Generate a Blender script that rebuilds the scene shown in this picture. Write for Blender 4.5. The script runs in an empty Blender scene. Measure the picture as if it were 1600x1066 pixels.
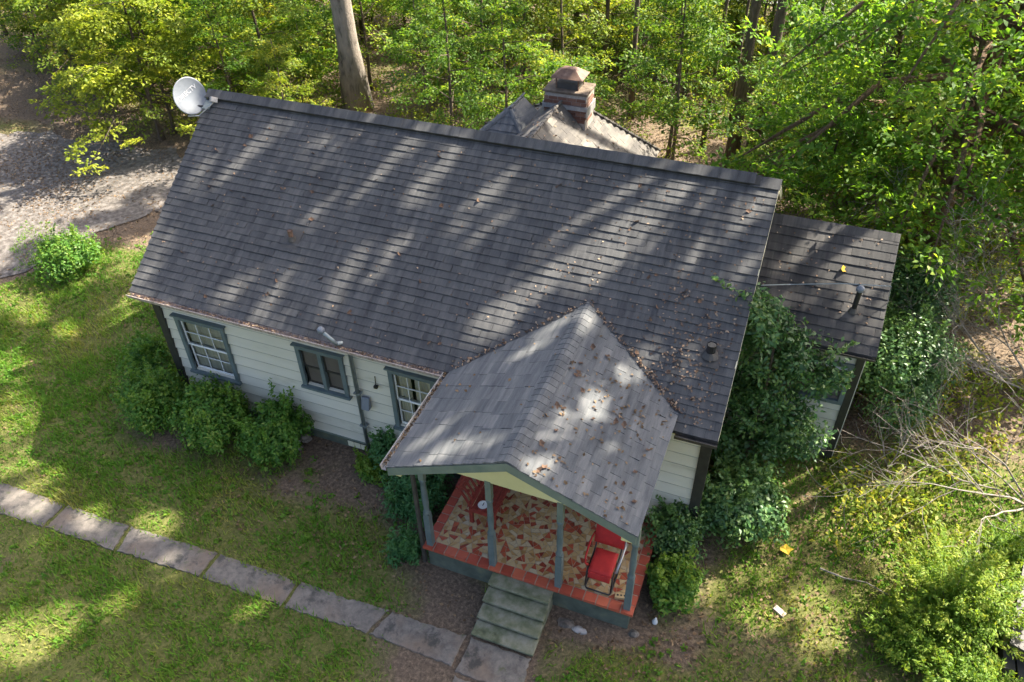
import bpy, math, random
import numpy as np
from mathutils import Matrix, Vector, Euler

# ------------------------------------------------------------------ camera, sky, sun, exposure
sc = bpy.context.scene
COL = sc.collection
CAM_POS = (11.7833, -8.8812, 11.7959)
CAM_R = Vector((0.93079577, 0.36505846, -0.01874962))
CAM_U = Vector((-0.21984678, 0.60005153, 0.76915899))
CAM_F = Vector((-0.29203874, 0.7118079, -0.63878235))
cam_data = bpy.data.cameras.new('camera')
cam = bpy.data.objects.new('camera', cam_data); COL.objects.link(cam)
m = Matrix.Identity(4)
for i in range(3):
    m[i][0] = CAM_R[i]; m[i][1] = CAM_U[i]; m[i][2] = -CAM_F[i]; m[i][3] = CAM_POS[i]
cam.matrix_world = m
cam_data.sensor_fit = 'HORIZONTAL'; cam_data.sensor_width = 36.0
cam_data.lens = 36.0 * 1233.267 / 1600.0
cam_data.clip_start = 0.1; cam_data.clip_end = 2000
sc.camera = cam

SUN_TO = Vector((0.62, 0.68, 1.0)).normalized()
SUN_EL = math.asin(SUN_TO.z); SUN_ROT = math.atan2(SUN_TO.x, SUN_TO.y)
world = bpy.data.worlds.new('World'); sc.world = world; world.use_nodes = True
wn = world.node_tree.nodes; wl = world.node_tree.links
sky = wn.new('ShaderNodeTexSky'); sky.sky_type = 'NISHITA'; sky.sun_disc = False
sky.sun_elevation = SUN_EL; sky.sun_rotation = SUN_ROT
sky.air_density = 0.8; sky.dust_density = 5.0; sky.ozone_density = 1.0
wn['Background'].inputs['Strength'].default_value = 0.115
wl.new(sky.outputs['Color'], wn['Background'].inputs['Color'])
sun_data = bpy.data.lights.new('sun', 'SUN'); sun_data.energy = 5.0; sun_data.angle = math.radians(0.53)
sun_data.color = (1.0, 0.93, 0.80)
sun = bpy.data.objects.new('sun', sun_data); COL.objects.link(sun)
sun.rotation_euler = (-SUN_TO).to_track_quat('-Z', 'Y').to_euler(); sun.location = SUN_TO * 60
sc.view_settings.view_transform = 'Standard'; sc.view_settings.look = 'None'
sc.view_settings.exposure = 2.15; sc.view_settings.gamma = 1.0; sc.view_settings.use_curve_mapping = False
sc.cycles.use_denoising = True
sc.cycles.max_bounces = 6; sc.cycles.diffuse_bounces = 3; sc.cycles.glossy_bounces = 2
sc.cycles.transmission_bounces = 4; sc.cycles.transparent_max_bounces = 10
sc.cycles.use_adaptive_sampling = True; sc.cycles.adaptive_threshold = 0.02
sc.cycles.caustics_reflective = False; sc.cycles.caustics_refractive = False

R = random.Random(7)
RNG = np.random.default_rng(11)

# ------------------------------------------------------------------ noise used for scattering
_tab = np.random.default_rng(3).random((256, 256))
def vnoise(x, y, s, seed=0):
    x = np.asarray(x, float) / s + seed * 17.3; y = np.asarray(y, float) / s + seed * 9.1
    xi = np.floor(x).astype(int); yi = np.floor(y).astype(int); fx = x - xi; fy = y - yi
    fx = fx * fx * (3 - 2 * fx); fy = fy * fy * (3 - 2 * fy)
    g = lambda a, b: _tab[a % 256, b % 256]
    return (g(xi, yi) * (1 - fx) + g(xi + 1, yi) * fx) * (1 - fy) + (g(xi, yi + 1) * (1 - fx) + g(xi + 1, yi + 1) * fx) * fy
def fbm(x, y, s, seed=0):
    return vnoise(x, y, s, seed) * .55 + vnoise(x, y, s / 2.3, seed + 1) * .3 + vnoise(x, y, s / 5.1, seed + 2) * .15
def sstep(a, b, x):
    t = np.clip((np.asarray(x, float) - a) / (b - a), 0, 1); return t * t * (3 - 2 * t)
def ground_z(x, y):
    return 0.25 * sstep(0.6, 3.4, y) + (fbm(x, y, 2.2, 5) - .5) * .07 * sstep(.2, 1.2, np.abs(np.asarray(y, float) + 3.3))

# ------------------------------------------------------------------ materials
def mat(name):
    mt = bpy.data.materials.new(name); mt.use_nodes = True
    nt = mt.node_tree
    return mt, nt, nt.nodes['Principled BSDF']
def N(nt, typ, **kw):
    n = nt.nodes.new(typ)
    for k, v in kw.items():
        if hasattr(n, k) and k not in n.inputs: setattr(n, k, v)
        else: n.inputs[k].default_value = v
    return n
def ramp(nt, fac, stops):
    r = nt.nodes.new('ShaderNodeValToRGB'); e = r.color_ramp.elements
    while len(e) < len(stops): e.new(.5)
    for el, (p, c) in zip(e, stops): el.position = p; el.color = (*c, 1)
    nt.links.new(fac, r.inputs['Fac']); return r.outputs['Color']
def noise(nt, scale, detail=4, rough=.6, vec=None, stretch=None):
    g = nt.nodes.new('ShaderNodeNewGeometry'); v = vec or g.outputs['Position']
    if stretch:
        mp = nt.nodes.new('ShaderNodeMapping'); mp.inputs['Scale'].default_value = stretch
        nt.links.new(v, mp.inputs['Vector']); v = mp.outputs['Vector']
    n = nt.nodes.new('ShaderNodeTexNoise'); n.inputs['Scale'].default_value = scale
    n.inputs['Detail'].default_value = detail; n.inputs['Roughness'].default_value = rough
    nt.links.new(v, n.inputs['Vector']); return n.outputs['Fac']
def mixc(nt, a, b, fac, mode='MIX'):
    n = nt.nodes.new('ShaderNodeMix'); n.data_type = 'RGBA'; n.blend_type = mode
    for s, v in ((n.inputs['Factor'], fac), (n.inputs['A'], a), (n.inputs['B'], b)): pass
    ins = {'f': n.inputs[0], 'a': n.inputs[6], 'b': n.inputs[7]}
    for k, v in (('f', fac), ('a', a), ('b', b)):
        if isinstance(v, (int, float)): ins[k].default_value = v
        elif isinstance(v, tuple): ins[k].default_value = (*v, 1)
        else: nt.links.new(v, ins[k])
    return n.outputs[2]
def math_(nt, op, a, b=0.):
    n = nt.nodes.new('ShaderNodeMath'); n.operation = op
    for i, v in enumerate((a, b)):
        if isinstance(v, (int, float)): n.inputs[i].default_value = v
        else: nt.links.new(v, n.inputs[i])
    return n.outputs[0]
def tint_fac(nt):
    a = nt.nodes.new('ShaderNodeAttribute'); a.attribute_name = 'tint'
    o = nt.nodes.new('ShaderNodeObjectInfo')
    return math_(nt, 'FRACT', math_(nt, 'ADD', a.outputs['Fac'], o.outputs['Random']))
def bump(nt, bsdf, h, strength=.4, dist=.01):
    b = nt.nodes.new('ShaderNodeBump'); b.inputs['Strength'].default_value = strength; b.inputs['Distance'].default_value = dist
    nt.links.new(h, b.inputs['Height']); nt.links.new(b.outputs['Normal'], bsdf.inputs['Normal'])
def simple(name, stops, scale=6., rough=.7, bmp=.2, detail=5, stretch=None, metal=0., tint=0., bdist=.005):
    mt, nt, p = mat(name)
    f = noise(nt, scale, detail, stretch=stretch)
    if tint:
        f = math_(nt, 'ADD', math_(nt, 'MULTIPLY', f, 1 - tint), math_(nt, 'MULTIPLY', tint_fac(nt), tint))
    nt.links.new(ramp(nt, f, stops), p.inputs['Base Color'])
    p.inputs['Roughness'].default_value = rough; p.inputs['Metallic'].default_value = metal
    if bmp: bump(nt, p, noise(nt, scale * 6, 3, stretch=stretch), bmp, bdist)
    return mt
def shingle_mat(name, dark, mid, light, streak=.5):
    mt, nt, p = mat(name)
    base = ramp(nt, tint_fac(nt), [(0, dark), (.45, mid), (1, light)])
    st = noise(nt, 2.6, 7, .7, stretch=(3.6, .4, .4))
    c = mixc(nt, base, ramp(nt, st, [(.3, (.5, .5, .53)), (.5, (1, 1, 1)), (.7, (1.55, 1.5, 1.42))]), streak, 'MULTIPLY')
    gr = noise(nt, 190, 2, .7)
    c = mixc(nt, c, ramp(nt, gr, [(.3, (.6, .6, .6)), (.7, (1.4, 1.4, 1.4))]), .55, 'MULTIPLY')
    nt.links.new(c, p.inputs['Base Color']); p.inputs['Roughness'].default_value = .82
    p.inputs['Specular IOR Level'].default_value = .35
    bump(nt, p, gr, .35, .004)
    return mt
def leaf_mat(name, c1, c2, c3, trans=.4, rough=.55, tcol=(1.6, 1.5, .65), spec=.25):
    mt, nt, p = mat(name)
    a = nt.nodes.new('ShaderNodeAttribute'); a.attribute_name = 'tint'
    o = nt.nodes.new('ShaderNodeObjectInfo')
    f = math_(nt, 'ADD', math_(nt, 'MULTIPLY', a.outputs['Fac'], .82), math_(nt, 'MULTIPLY', o.outputs['Random'], .18))
    c = ramp(nt, f, [(0.05, c1), (.5, c2), (.97, c3)])
    nt.links.new(c, p.inputs['Base Color']); p.inputs['Roughness'].default_value = rough
    p.inputs['Specular IOR Level'].default_value = spec
    t = nt.nodes.new('ShaderNodeBsdfTranslucent'); nt.links.new(mixc(nt, c, tcol, 1., 'MULTIPLY'), t.inputs['Color'])
    mx = nt.nodes.new('ShaderNodeMixShader'); mx.inputs[0].default_value = trans
    nt.links.new(p.outputs[0], mx.inputs[1]); nt.links.new(t.outputs[0], mx.inputs[2])
    nt.links.new(mx.outputs[0], nt.nodes['Material Output'].inputs['Surface'])
    return mt

M = {}
M['shingle'] = shingle_mat('slate shingle', (.051, .051, .051), (.059, .0585, .058), (.071, .070, .068), 1.)
M['shingle_porch'] = shingle_mat('porch shingle', (.083, .087, .089), (.098, .101, .102), (.121, .122, .120), .9)
M['shingle_annex'] = shingle_mat('annex shingle', (.032, .031, .03), (.043, .041, .039), (.066, .061, .056), 1.)
M['shingle_wing'] = shingle_mat('wing shingle', (.07, .063, .056), (.10, .09, .078), (.14, .125, .105), .8)
M['deck'] = simple('roof felt', [(.3, (.02, .02, .022)), (.7, (.04, .04, .042))], 8, .9)
M['siding'] = simple('painted siding', [(.25, (.33, .31, .22)), (.40, (.52, .49, .39)), (.8, (.60, .565, .47))], 1.1, .6, .12, stretch=(.5, 1, 2.))
M['lap_shade'] = simple('board lap shade', [(.3, (.22, .22, .18)), (.7, (.38, .37, .31))], 4, .8, 0)  # darker tone that paints in the shade line of the laps
M['gable'] = simple('cream gable paint', [(.3, (.56, .51, .24)), (.7, (.64, .59, .31))], 2, .6, .1)
M['trim'] = simple('slate green trim', [(.3, (.075, .105, .105)), (.7, (.12, .15, .148))], 5, .55, .15)
M['fascia'] = simple('grey green fascia', [(.3, (.10, .135, .11)), (.7, (.16, .19, .15))], 4, .6, .2)
M['darkboard'] = simple('dark corner board', [(.3, (.012, .012, .010)), (.7, (.03, .028, .022))], 7, .6, .2)
M['white'] = simple('white sash paint', [(.3, (.62, .63, .60)), (.7, (.76, .77, .74))], 12, .45, .1)
M['found'] = simple('green grey foundation', [(.25, (.04, .05, .036)), (.55, (.085, .10, .075)), (.8, (.17, .17, .09))], 3, .85, .4)
M['cream'] = simple('cream vent', [(.3, (.6, .55, .36)), (.7, (.72, .68, .5))], 10, .6)
M['concrete'] = None
def concrete_mat():
    mt, nt, p = mat('old concrete')
    c = ramp(nt, noise(nt, 7, 9, .75), [(.3, (.07, .062, .052)), (.5, (.14, .122, .102)), (.7, (.21, .18, .148))])
    c = mixc(nt, c, (.17, .115, .075), ramp(nt, noise(nt, 1.1, 5, .6), [(.52, (0, 0, 0)), (.70, (.6, .6, .6))]))
    c = mixc(nt, c, (.035, .035, .03), ramp(nt, noise(nt, 2.7, 8, .7), [(.54, (0, 0, 0)), (.62, (.75, .75, .75))]))
    c = mixc(nt, c, (.07, .085, .025), ramp(nt, noise(nt, 1.9, 8, .75), [(.60, (0, 0, 0)), (.68, (.7, .7, .7))]))
    nt.links.new(c, p.inputs['Base Color']); p.inputs['Roughness'].default_value = .92
    bump(nt, p, noise(nt, 24, 6, .7), .5, .012); return mt
M['concrete'] = concrete_mat()
M['step'] = simple('mossy step concrete', [(.25, (.04, .048, .022)), (.42, (.11, .12, .065)), (.58, (.19, .185, .13)), (.75, (.26, .24, .19))], 4.5, .92, .6, detail=9)
M['brick_tile'] = simple('red quarry tile', [(.1, (.22, .035, .02)), (.5, (.34, .065, .035)), (.9, (.42, .11, .055))], 6, .45, .15, tint=.6)
M['grout'] = simple('pale grout', [(.3, (.24, .19, .13)), (.7, (.36, .30, .23))], 14, .9)
M['tan_tile'] = simple('tan marble tile', [(.05, (.24, .12, .04)), (.35, (.36, .23, .095)), (.65, (.40, .30, .16)), (.95, (.40, .34, .24))], 5, .35, .1, tint=.75)
M['red_tile'] = simple('red broken tile', [(.1, (.16, .028, .016)), (.5, (.27, .05, .026)), (.9, (.36, .09, .04))], 6, .35, .1, tint=.7)
M['redwood'] = simple('red painted wood', [(.2, (.11, .016, .012)), (.55, (.20, .026, .018)), (.85, (.27, .05, .03))], 9, .5, .3, stretch=(1, 4, 1))
M['redcloth'] = simple('red cushion cloth', [(.3, (.30, .010, .010)), (.7, (.42, .018, .015))], 9, .8, .3)
M['blackmetal'] = simple('black tube', [(.3, (.015, .015, .016)), (.7, (.035, .035, .036))], 20, .35, 0, metal=.3)
M['greymetal'] = simple('grey tube', [(.3, (.3, .31, .33)), (.7, (.46, .47, .49))], 8, .4, .1, metal=.6)
M['dish'] = simple('dish grey', [(.3, (.13, .145, .165)), (.75, (.165, .18, .20))], 3, .5, .05)
M['dishtext'] = simple('pale lettering', [(.3, (.6, .6, .62)), (.7, (.68, .68, .7))], 3, .6, 0)
M['galv'] = simple('galvanised pipe', [(.3, (.17, .20, .20)), (.7, (.28, .31, .31))], 9, .45, .1, metal=.5)
M['gutter'] = simple('weathered gutter', [(.25, (.12, .09, .07)), (.5, (.38, .31, .27)), (.75, (.52, .45, .41))], 7, .6, .2, stretch=(3, 1, 1))
M['gutter_dark'] = simple('dark gutter', [(.3, (.03, .028, .024)), (.7, (.07, .06, .05))], 7, .6, .2)
M['rust'] = simple('rusty cap metal', [(.25, (.05, .025, .016)), (.55, (.14, .075, .045)), (.85, (.25, .17, .12))], 8, .7, .3)
M['flash'] = simple('lead flashing', [(.3, (.22, .21, .20)), (.7, (.42, .40, .37))], 6, .5, .1, metal=.3)
M['brick'] = simple('chimney brick', [(.1, (.085, .035, .02)), (.5, (.16, .07, .042)), (.9, (.24, .13, .085))], 10, .9, .4, tint=.6)
M['tanstone'] = simple('stained chimney crown', [(.3, (.07, .048, .03)), (.7, (.17, .125, .085))], 8, .9, .4)
M['mortar'] = simple('mortar', [(.3, (.24, .20, .16)), (.7, (.36, .31, .26))], 20, .95)
M['dark'] = simple('dark room', [(.3, (.02, .02, .02)), (.7, (.035, .035, .032))], 3, .9, 0)
M['curtain'] = simple('pale curtain', [(.3, (.48, .44, .32)), (.5, (.64, .59, .45)), (.7, (.7, .66, .54))], 4, .9, 0, stretch=(9, 1, .2))
M['screen'] = simple('brown window screen', [(.3, (.075, .062, .05)), (.7, (.10, .085, .066))], 5, .7, .05)
M['bark'] = simple('brown bark', [(.25, (.045, .033, .022)), (.5, (.11, .08, .055)), (.8, (.19, .145, .1))], 6, .95, 1., stretch=(3, 3, .6), bdist=.03)
M['bark_pale'] = simple('pale grey bark', [(.3, (.06, .055, .045)), (.45, (.22, .185, .15)), (.8, (.36, .30, .245))], 2.6, .95, 1., stretch=(2.4, 2.4, .8), bdist=.03, detail=8)
M['bark_red'] = simple('stringy bark', [(.25, (.06, .035, .018)), (.5, (.17, .10, .055)), (.8, (.30, .19, .11))], 5, .95, 1., stretch=(5, 5, .35), bdist=.04)
M['twig'] = simple('dead grey twig', [(.3, (.11, .09, .07)), (.7, (.30, .265, .225))], 12, .9, .3)
M['litter_leaf'] = leaf_mat('dead brown leaf', (.08, .05, .028), (.15, .095, .05), (.27, .185, .105), .12, .7, (1, 1, 1), .2)
M['roof_leaf'] = leaf_mat('dry tan leaf', (.11, .065, .042), (.25, .16, .10), (.42, .32, .22), .1, .7, (1, 1, 1), .2)
M['yellow_leaf'] = leaf_mat('fallen yellow leaf', (.5, .33, .03), (.58, .42, .05), (.6, .5, .1), .2, .6, (1, 1, 1), .2)
M['grass'] = leaf_mat('grass', (.08, .20, .018), (.14, .24, .026), (.31, .27, .08), .45, .6)
M['lf_under'] = leaf_mat('understory leaf', (.055, .125, .014), (.105, .20, .024), (.29, .32, .04), .52)
M['lf_under2'] = leaf_mat('light understory leaf', (.08, .135, .016), (.16, .225, .026), (.36, .33, .045), .5)
M['lf_yellow'] = leaf_mat('yellow green leaf', (.13, .19, .018), (.26, .31, .03), (.45, .44, .065), .48, .5, (1.4, 1.35, .7))
M['lf_right'] = leaf_mat('bright tree leaf', (.065, .15, .018), (.125, .25, .03), (.30, .36, .05), .58, .5)
M['lf_canopy'] = leaf_mat('canopy leaf', (.05, .11, .015), (.07, .14, .02), (.12, .17, .03), .3)
M['lf_bush'] = leaf_mat('shrub leaf', (.042, .115, .018), (.095, .215, .030), (.25, .31, .055), .42, .45)
M['lf_holly'] = leaf_mat('glossy holly leaf', (.034, .09, .026), (.064, .15, .040), (.16, .24, .06), .28, .42, (1.4, 1.4, .8), .4)
M['lf_feather'] = leaf_mat('feathery leaf', (.07, .15, .018), (.14, .24, .025), (.30, .33, .04), .45)
M['lf_fern'] = leaf_mat('fresh plant leaf', (.035, .12, .04), (.055, .165, .055), (.11, .22, .07), .35)
M['tanpanel'] = simple('weathered tan panel', [(.25, (.14, .095, .03)), (.55, (.26, .19, .07)), (.8, (.32, .26, .14))], 3, .8, .2)
M['road'] = simple('pale asphalt', [(.3, (.14, .14, .15)), (.7, (.2, .2, .21))], 3, .9, .2)

def ground_material():
    mt, nt, p = mat('ground soil')
    a = nt.nodes.new('ShaderNodeAttribute'); a.attribute_name = 'cover'
    n1 = noise(nt, 1.3, 8, .7); n2 = noise(nt, 16, 6, .75)
    soil = ramp(nt, n2, [(.3, (.05, .036, .025)), (.5, (.125, .092, .065)), (.7, (.24, .175, .115))])
    turf = ramp(nt, n2, [(.3, (.046, .052, .014)), (.5, (.10, .108, .03)), (.72, (.21, .18, .07))])
    f = math_(nt, 'ADD', a.outputs['Fac'], math_(nt, 'MULTIPLY', math_(nt, 'SUBTRACT', n1, .5), .8))
    c = mixc(nt, soil, turf, ramp(nt, f, [(.25, (0, 0, 0)), (.6, (1, 1, 1))]))
    nt.links.new(c, p.inputs['Base Color']); p.inputs['Roughness'].default_value = .95
    p.inputs['Specular IOR Level'].default_value = .15
    bump(nt, p, n2, .8, .04)
    return mt
M['ground'] = ground_material()
M['gravel'] = simple('sandy gravel', [(.32, (.05, .042, .034)), (.5, (.11, .095, .082)), (.68, (.19, .17, .152))], 7, .95, 1., detail=14, bdist=.02)

# ------------------------------------------------------------------ mesh helpers
WO = {}
def mesh_np(name, V, F4=None, tint=None, faces=None, smooth=False):
    me = bpy.data.meshes.new(name)
    V = np.asarray(V, np.float32)
    if faces is None:
        F4 = np.asarray(F4, np.int32); nf, k = F4.shape
        me.vertices.add(len(V)); me.vertices.foreach_set('co', V.ravel())
        me.loops.add(nf * k); me.loops.foreach_set('vertex_index', F4.ravel())
        me.polygons.add(nf); me.polygons.foreach_set('loop_start', np.arange(nf, dtype=np.int32) * k)
        me.polygons.foreach_set('loop_total', np.full(nf, k, np.int32))
        me.update(calc_edges=True)
    else:
        me.from_pydata([tuple(map(float, v)) for v in V], [], faces); me.update()
    if tint is not None:
        at = me.attributes.new('tint', 'FLOAT', 'FACE'); at.data.foreach_set('value', np.asarray(tint, np.float32))
    if smooth: me.polygons.foreach_set('use_smooth', np.ones(len(me.polygons), bool))
    return me
def link(name, me, material=None, parent=None, loc=None, origin=None):
    o = bpy.data.objects.new(name, me); COL.objects.link(o)
    if material is not None and me is not None and len(me.materials) == 0: me.materials.append(M[material])
    if parent is not None: o.parent = parent
    if loc is not None: o.location = loc
    return o
def tag(o, label, cat, group=None, kind=None):
    o['label'] = label; o['category'] = cat
    if group: o['group'] = group
    if kind: o['kind'] = kind
    return o
def empty(name, loc, label, cat, group=None, rz=0, s=1.):
    o = bpy.data.objects.new(name, None); COL.objects.link(o); o.empty_display_size = .2
    o.location = loc; o.rotation_euler = (0, 0, rz); o.scale = (s, s, s) if not isinstance(s, tuple) else s
    WO[o] = Vector(loc); tag(o, label, cat, group); return o
class MB:
    """collects shapes in world coordinates; build() links them as one mesh"""
    def __init__(s): s.v = []; s.f = []; s.t = []
    def add(s, vs, fs, t=0.):
        b = len(s.v); s.v += [tuple(v) for v in vs]; s.f += [tuple(b + i for i in f) for f in fs]; s.t += [t] * len(fs); return s
    def hexa(s, p, t=0.):   # 4 bottom, 4 top
        return s.add(p, [(3, 2, 1, 0), (4, 5, 6, 7), (0, 1, 5, 4), (1, 2, 6, 5), (2, 3, 7, 6), (3, 0, 4, 7)], t)
    def box(s, x0, x1, y0, y1, z0, z1, t=0.):
        return s.hexa([(x0, y0, z0), (x1, y0, z0), (x1, y1, z0), (x0, y1, z0), (x0, y0, z1), (x1, y0, z1), (x1, y1, z1), (x0, y1, z1)], t)
    def prism(s, poly, off, t=0.):   # planar polygon extruded along off
        n = len(poly); o = Vector(off); q = [Vector(p) for p in poly]
        return s.add([*q, *[p + o for p in q]], [tuple(range(n))[::-1], tuple(range(n, 2 * n))] + [(i, (i + 1) % n, n + (i + 1) % n, n + i) for i in range(n)], t)
    def tube(s, pts, rad, k=6, t=0., cap=True, flat=1.):
        pts = [Vector(p) for p in pts]; n = len(pts)
        if not isinstance(rad, (list, tuple)): rad = [rad] * n
        vs = []; a = None
        for i, p in enumerate(pts):
            d = (pts[min(i + 1, n - 1)] - pts[max(i - 1, 0)])
            d = d.normalized() if d.length > 1e-9 else Vector((0, 0, 1))
            if a is None: a = d.orthogonal().normalized()
            else:
                a = a - d * a.dot(d); a = a.normalized() if a.length > 1e-6 else d.orthogonal().normalized()
            b = d.cross(a)
            for j in range(k):
                an = 2 * math.pi * j / k; vs.append(p + a * math.cos(an) * rad[i] + b * math.sin(an) * rad[i] * flat)
        fs = [(i * k + j, i * k + (j + 1) % k, (i + 1) * k + (j + 1) % k, (i + 1) * k + j) for i in range(n - 1) for j in range(k)]
        if cap: fs += [tuple(range(k))[::-1], tuple((n - 1) * k + j for j in range(k))]
        return s.add(vs, fs, t)
    def lathe(s, prof, c, k=16, t=0.):   # prof (r,z) about vertical axis at c
        vs = [(c[0] + r * math.cos(2 * math.pi * j / k), c[1] + r * math.sin(2 * math.pi * j / k), c[2] + z) for r, z in prof for j in range(k)]
        n = len(prof)
        fs = [(i * k + j, i * k + (j + 1) % k, (i + 1) * k + (j + 1) % k, (i + 1) * k + j) for i in range(n - 1) for j in range(k)]
        return s.add(vs, fs + [tuple(range(k))[::-1], tuple((n - 1) * k + j for j in range(k))], t)
    def mesh(s, name, origin=(0, 0, 0), smooth=False):
        V = np.array(s.v, float) - np.array(origin, float)
        return mesh_np(name, V, faces=s.f, tint=s.t, smooth=smooth)
    def build(s, name, material, parent=None, origin=None, smooth=False, bevel=0):
        if origin is None: origin = WO.get(parent, Vector((0, 0, 0)))
        o = link(name, s.mesh(name, origin, smooth), material, parent)
        o.location = Vector(origin) - WO.get(parent, Vector((0, 0, 0))); WO[o] = Vector(origin)
        if bevel:
            b = o.modifiers.new('bevel', 'BEVEL'); b.width = bevel; b.segments = 2; b.limit_method = 'ANGLE'
        return o
def structure(o): o['kind'] = 'structure'; return o
def frame(loc, x, y, z, sx=1., sy=1., sz=1.):
    mt = Matrix.Identity(4)
    for i in range(3): mt[i][0] = x[i] * sx; mt[i][1] = y[i] * sy; mt[i][2] = z[i] * sz; mt[i][3] = loc[i]
    return mt

# ------------------------------------------------------------------ leaves
def unit(a): return a / np.maximum(np.linalg.norm(a, axis=1, keepdims=True), 1e-9)
def leaf_quads(P, Nn, size, rng, aspect=.5, fold=.18, dirs=None):
    n = len(P); Nn = unit(Nn)
    a = dirs if dirs is not None else rng.normal(size=(n, 3))
    a = unit(a - Nn * np.sum(a * Nn, axis=1, keepdims=True)); b = np.cross(Nn, a)
    L = np.broadcast_to(np.asarray(size, float), (n,))[:, None] * rng.uniform(.7, 1.25, (n, 1)); W = L * aspect
    V = np.empty((n, 4, 3)); V[:, 0] = P - a * L * .5; V[:, 2] = P + a * L * .5 - Nn * L * .08
    V[:, 1] = P - b * W * .5 + Nn * fold * W; V[:, 3] = P + b * W * .5 + Nn * fold * W
    return V.reshape(-1, 3), np.arange(4 * n).reshape(-1, 4)
def leaf_mesh(name, P, Nn, size, rng, tint, aspect=.5, fold=.18, dirs=None):
    V, F = leaf_quads(P, Nn, size, rng, aspect, fold, dirs)
    return mesh_np(name, V, F, tint=tint)
def ellipsoid_pts(n, c, r, rng, inner=.35):
    d = unit(rng.normal(size=(n, 3))); rad = rng.uniform(inner ** 2, 1, (n, 1)) ** .5
    return np.array(c) + d * rad * np.array(r), d
def sprays(C, rng, per, sr, flat=.28, up=1., jit=.55, droop=.2, outd=None):
    n = len(C); k = per
    ang = rng.uniform(0, 2 * np.pi, (n, k)); rr = sr * rng.uniform(.05, 1, (n, k)) ** .6
    r_sp = rng.uniform(.65, 1.3, (n, 1)); rr = rr * r_sp
    tilt = rng.normal(size=(n, 1, 3)) * .35
    O = np.stack([np.cos(ang) * rr, np.sin(ang) * rr, rng.normal(size=(n, k)) * sr * flat * .5 - droop * rr ** 2 / sr], -1)
    O[..., 2] += O[..., 0] * tilt[..., 0] + O[..., 1] * tilt[..., 1]
    P = C[:, None, :] + O
    Nn = np.array([0, 0, up]) + tilt * np.array([-1, -1, .2]) + rng.normal(size=(n, k, 3)) * jit
    if outd is not None: Nn = Nn + outd[:, None, :] * .7
    D = O + rng.normal(size=O.shape) * sr * .35
    tint = np.clip(rng.beta(2, 2.6, (n, k)) + rng.normal(size=(n, 1)) * .22, 0, 1)
    return P.reshape(-1, 3), Nn.reshape(-1, 3), D.reshape(-1, 3), tint.ravel()
def crown_mesh(name, blobs, rng, per, sr, size, aspect=.5, **kw):
    """blobs: (centre, radii, number of sprays)"""
    Cs, Ds = [], []
    for c, r, n in blobs:
        p, d = ellipsoid_pts(n, c, r, rng); Cs.append(p); Ds.append(d)
    C = np.concatenate(Cs); D = np.concatenate(Ds)
    P, Nn, dirs, t = sprays(C, rng, per, sr, outd=D, **kw)
    return leaf_mesh(name, P, Nn, size, rng, t, aspect, dirs=dirs), C
def trunk_mesh(name, H, r0, C, rng, lean=(0, 0), k=8, limbs=24, r1=None, z0=.3, wob=.12, flare=1.5):
    b = MB(); n = 9; pts = []; rad = []
    ph = rng.uniform(0, 6.28, 2); r1 = r1 if r1 is not None else r0 * .3
    for i in range(n):
        s = i / (n - 1)
        pts.append((lean[0] * s * H + wob * math.sin(3 * s + ph[0]) * s, lean[1] * s * H + wob * math.sin(2.4 * s + ph[1]) * s, s * H - .15 * (i == 0)))
        rad.append((r0 * (1 - s) + r1 * s) * (flare if i == 0 else 1))
    b.tube(pts, rad, k)
    pv = np.array(pts)
    idx = rng.choice(len(C), min(limbs, len(C)), replace=False) if len(C) else []
    for i in idx:
        e = C[i]; zz = max(H * z0 * .6, min(H * .97, e[2] - np.hypot(e[0], e[1]) * rng.uniform(.3, .8)))
        st = np.array([np.interp(zz, pv[:, 2], pv[:, j]) for j in (0, 1)] + [zz])
        rr = max(.008, np.interp(zz / H, [0, 1], [r0, r1]) * .42)
        mid = st * .5 + e * .5 + np.array([0, 0, .12 * np.linalg.norm(e - st)]) + rng.normal(size=3) * .06 * np.linalg.norm(e - st)
        b.tube([st, st * .7 + mid * .3, mid, e], [rr, rr * .75, rr * .5, rr * .15], 5)
    return b.mesh(name, smooth=True)
def plant(name, parts, label, cat, group=None, loc=(0, 0, 0), rz=0., s=1.):
    r = empty(name, loc, label, cat, group, rz, s)
    for pn, me, mt in parts: link(pn, me, mt, r)
    return r

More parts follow.
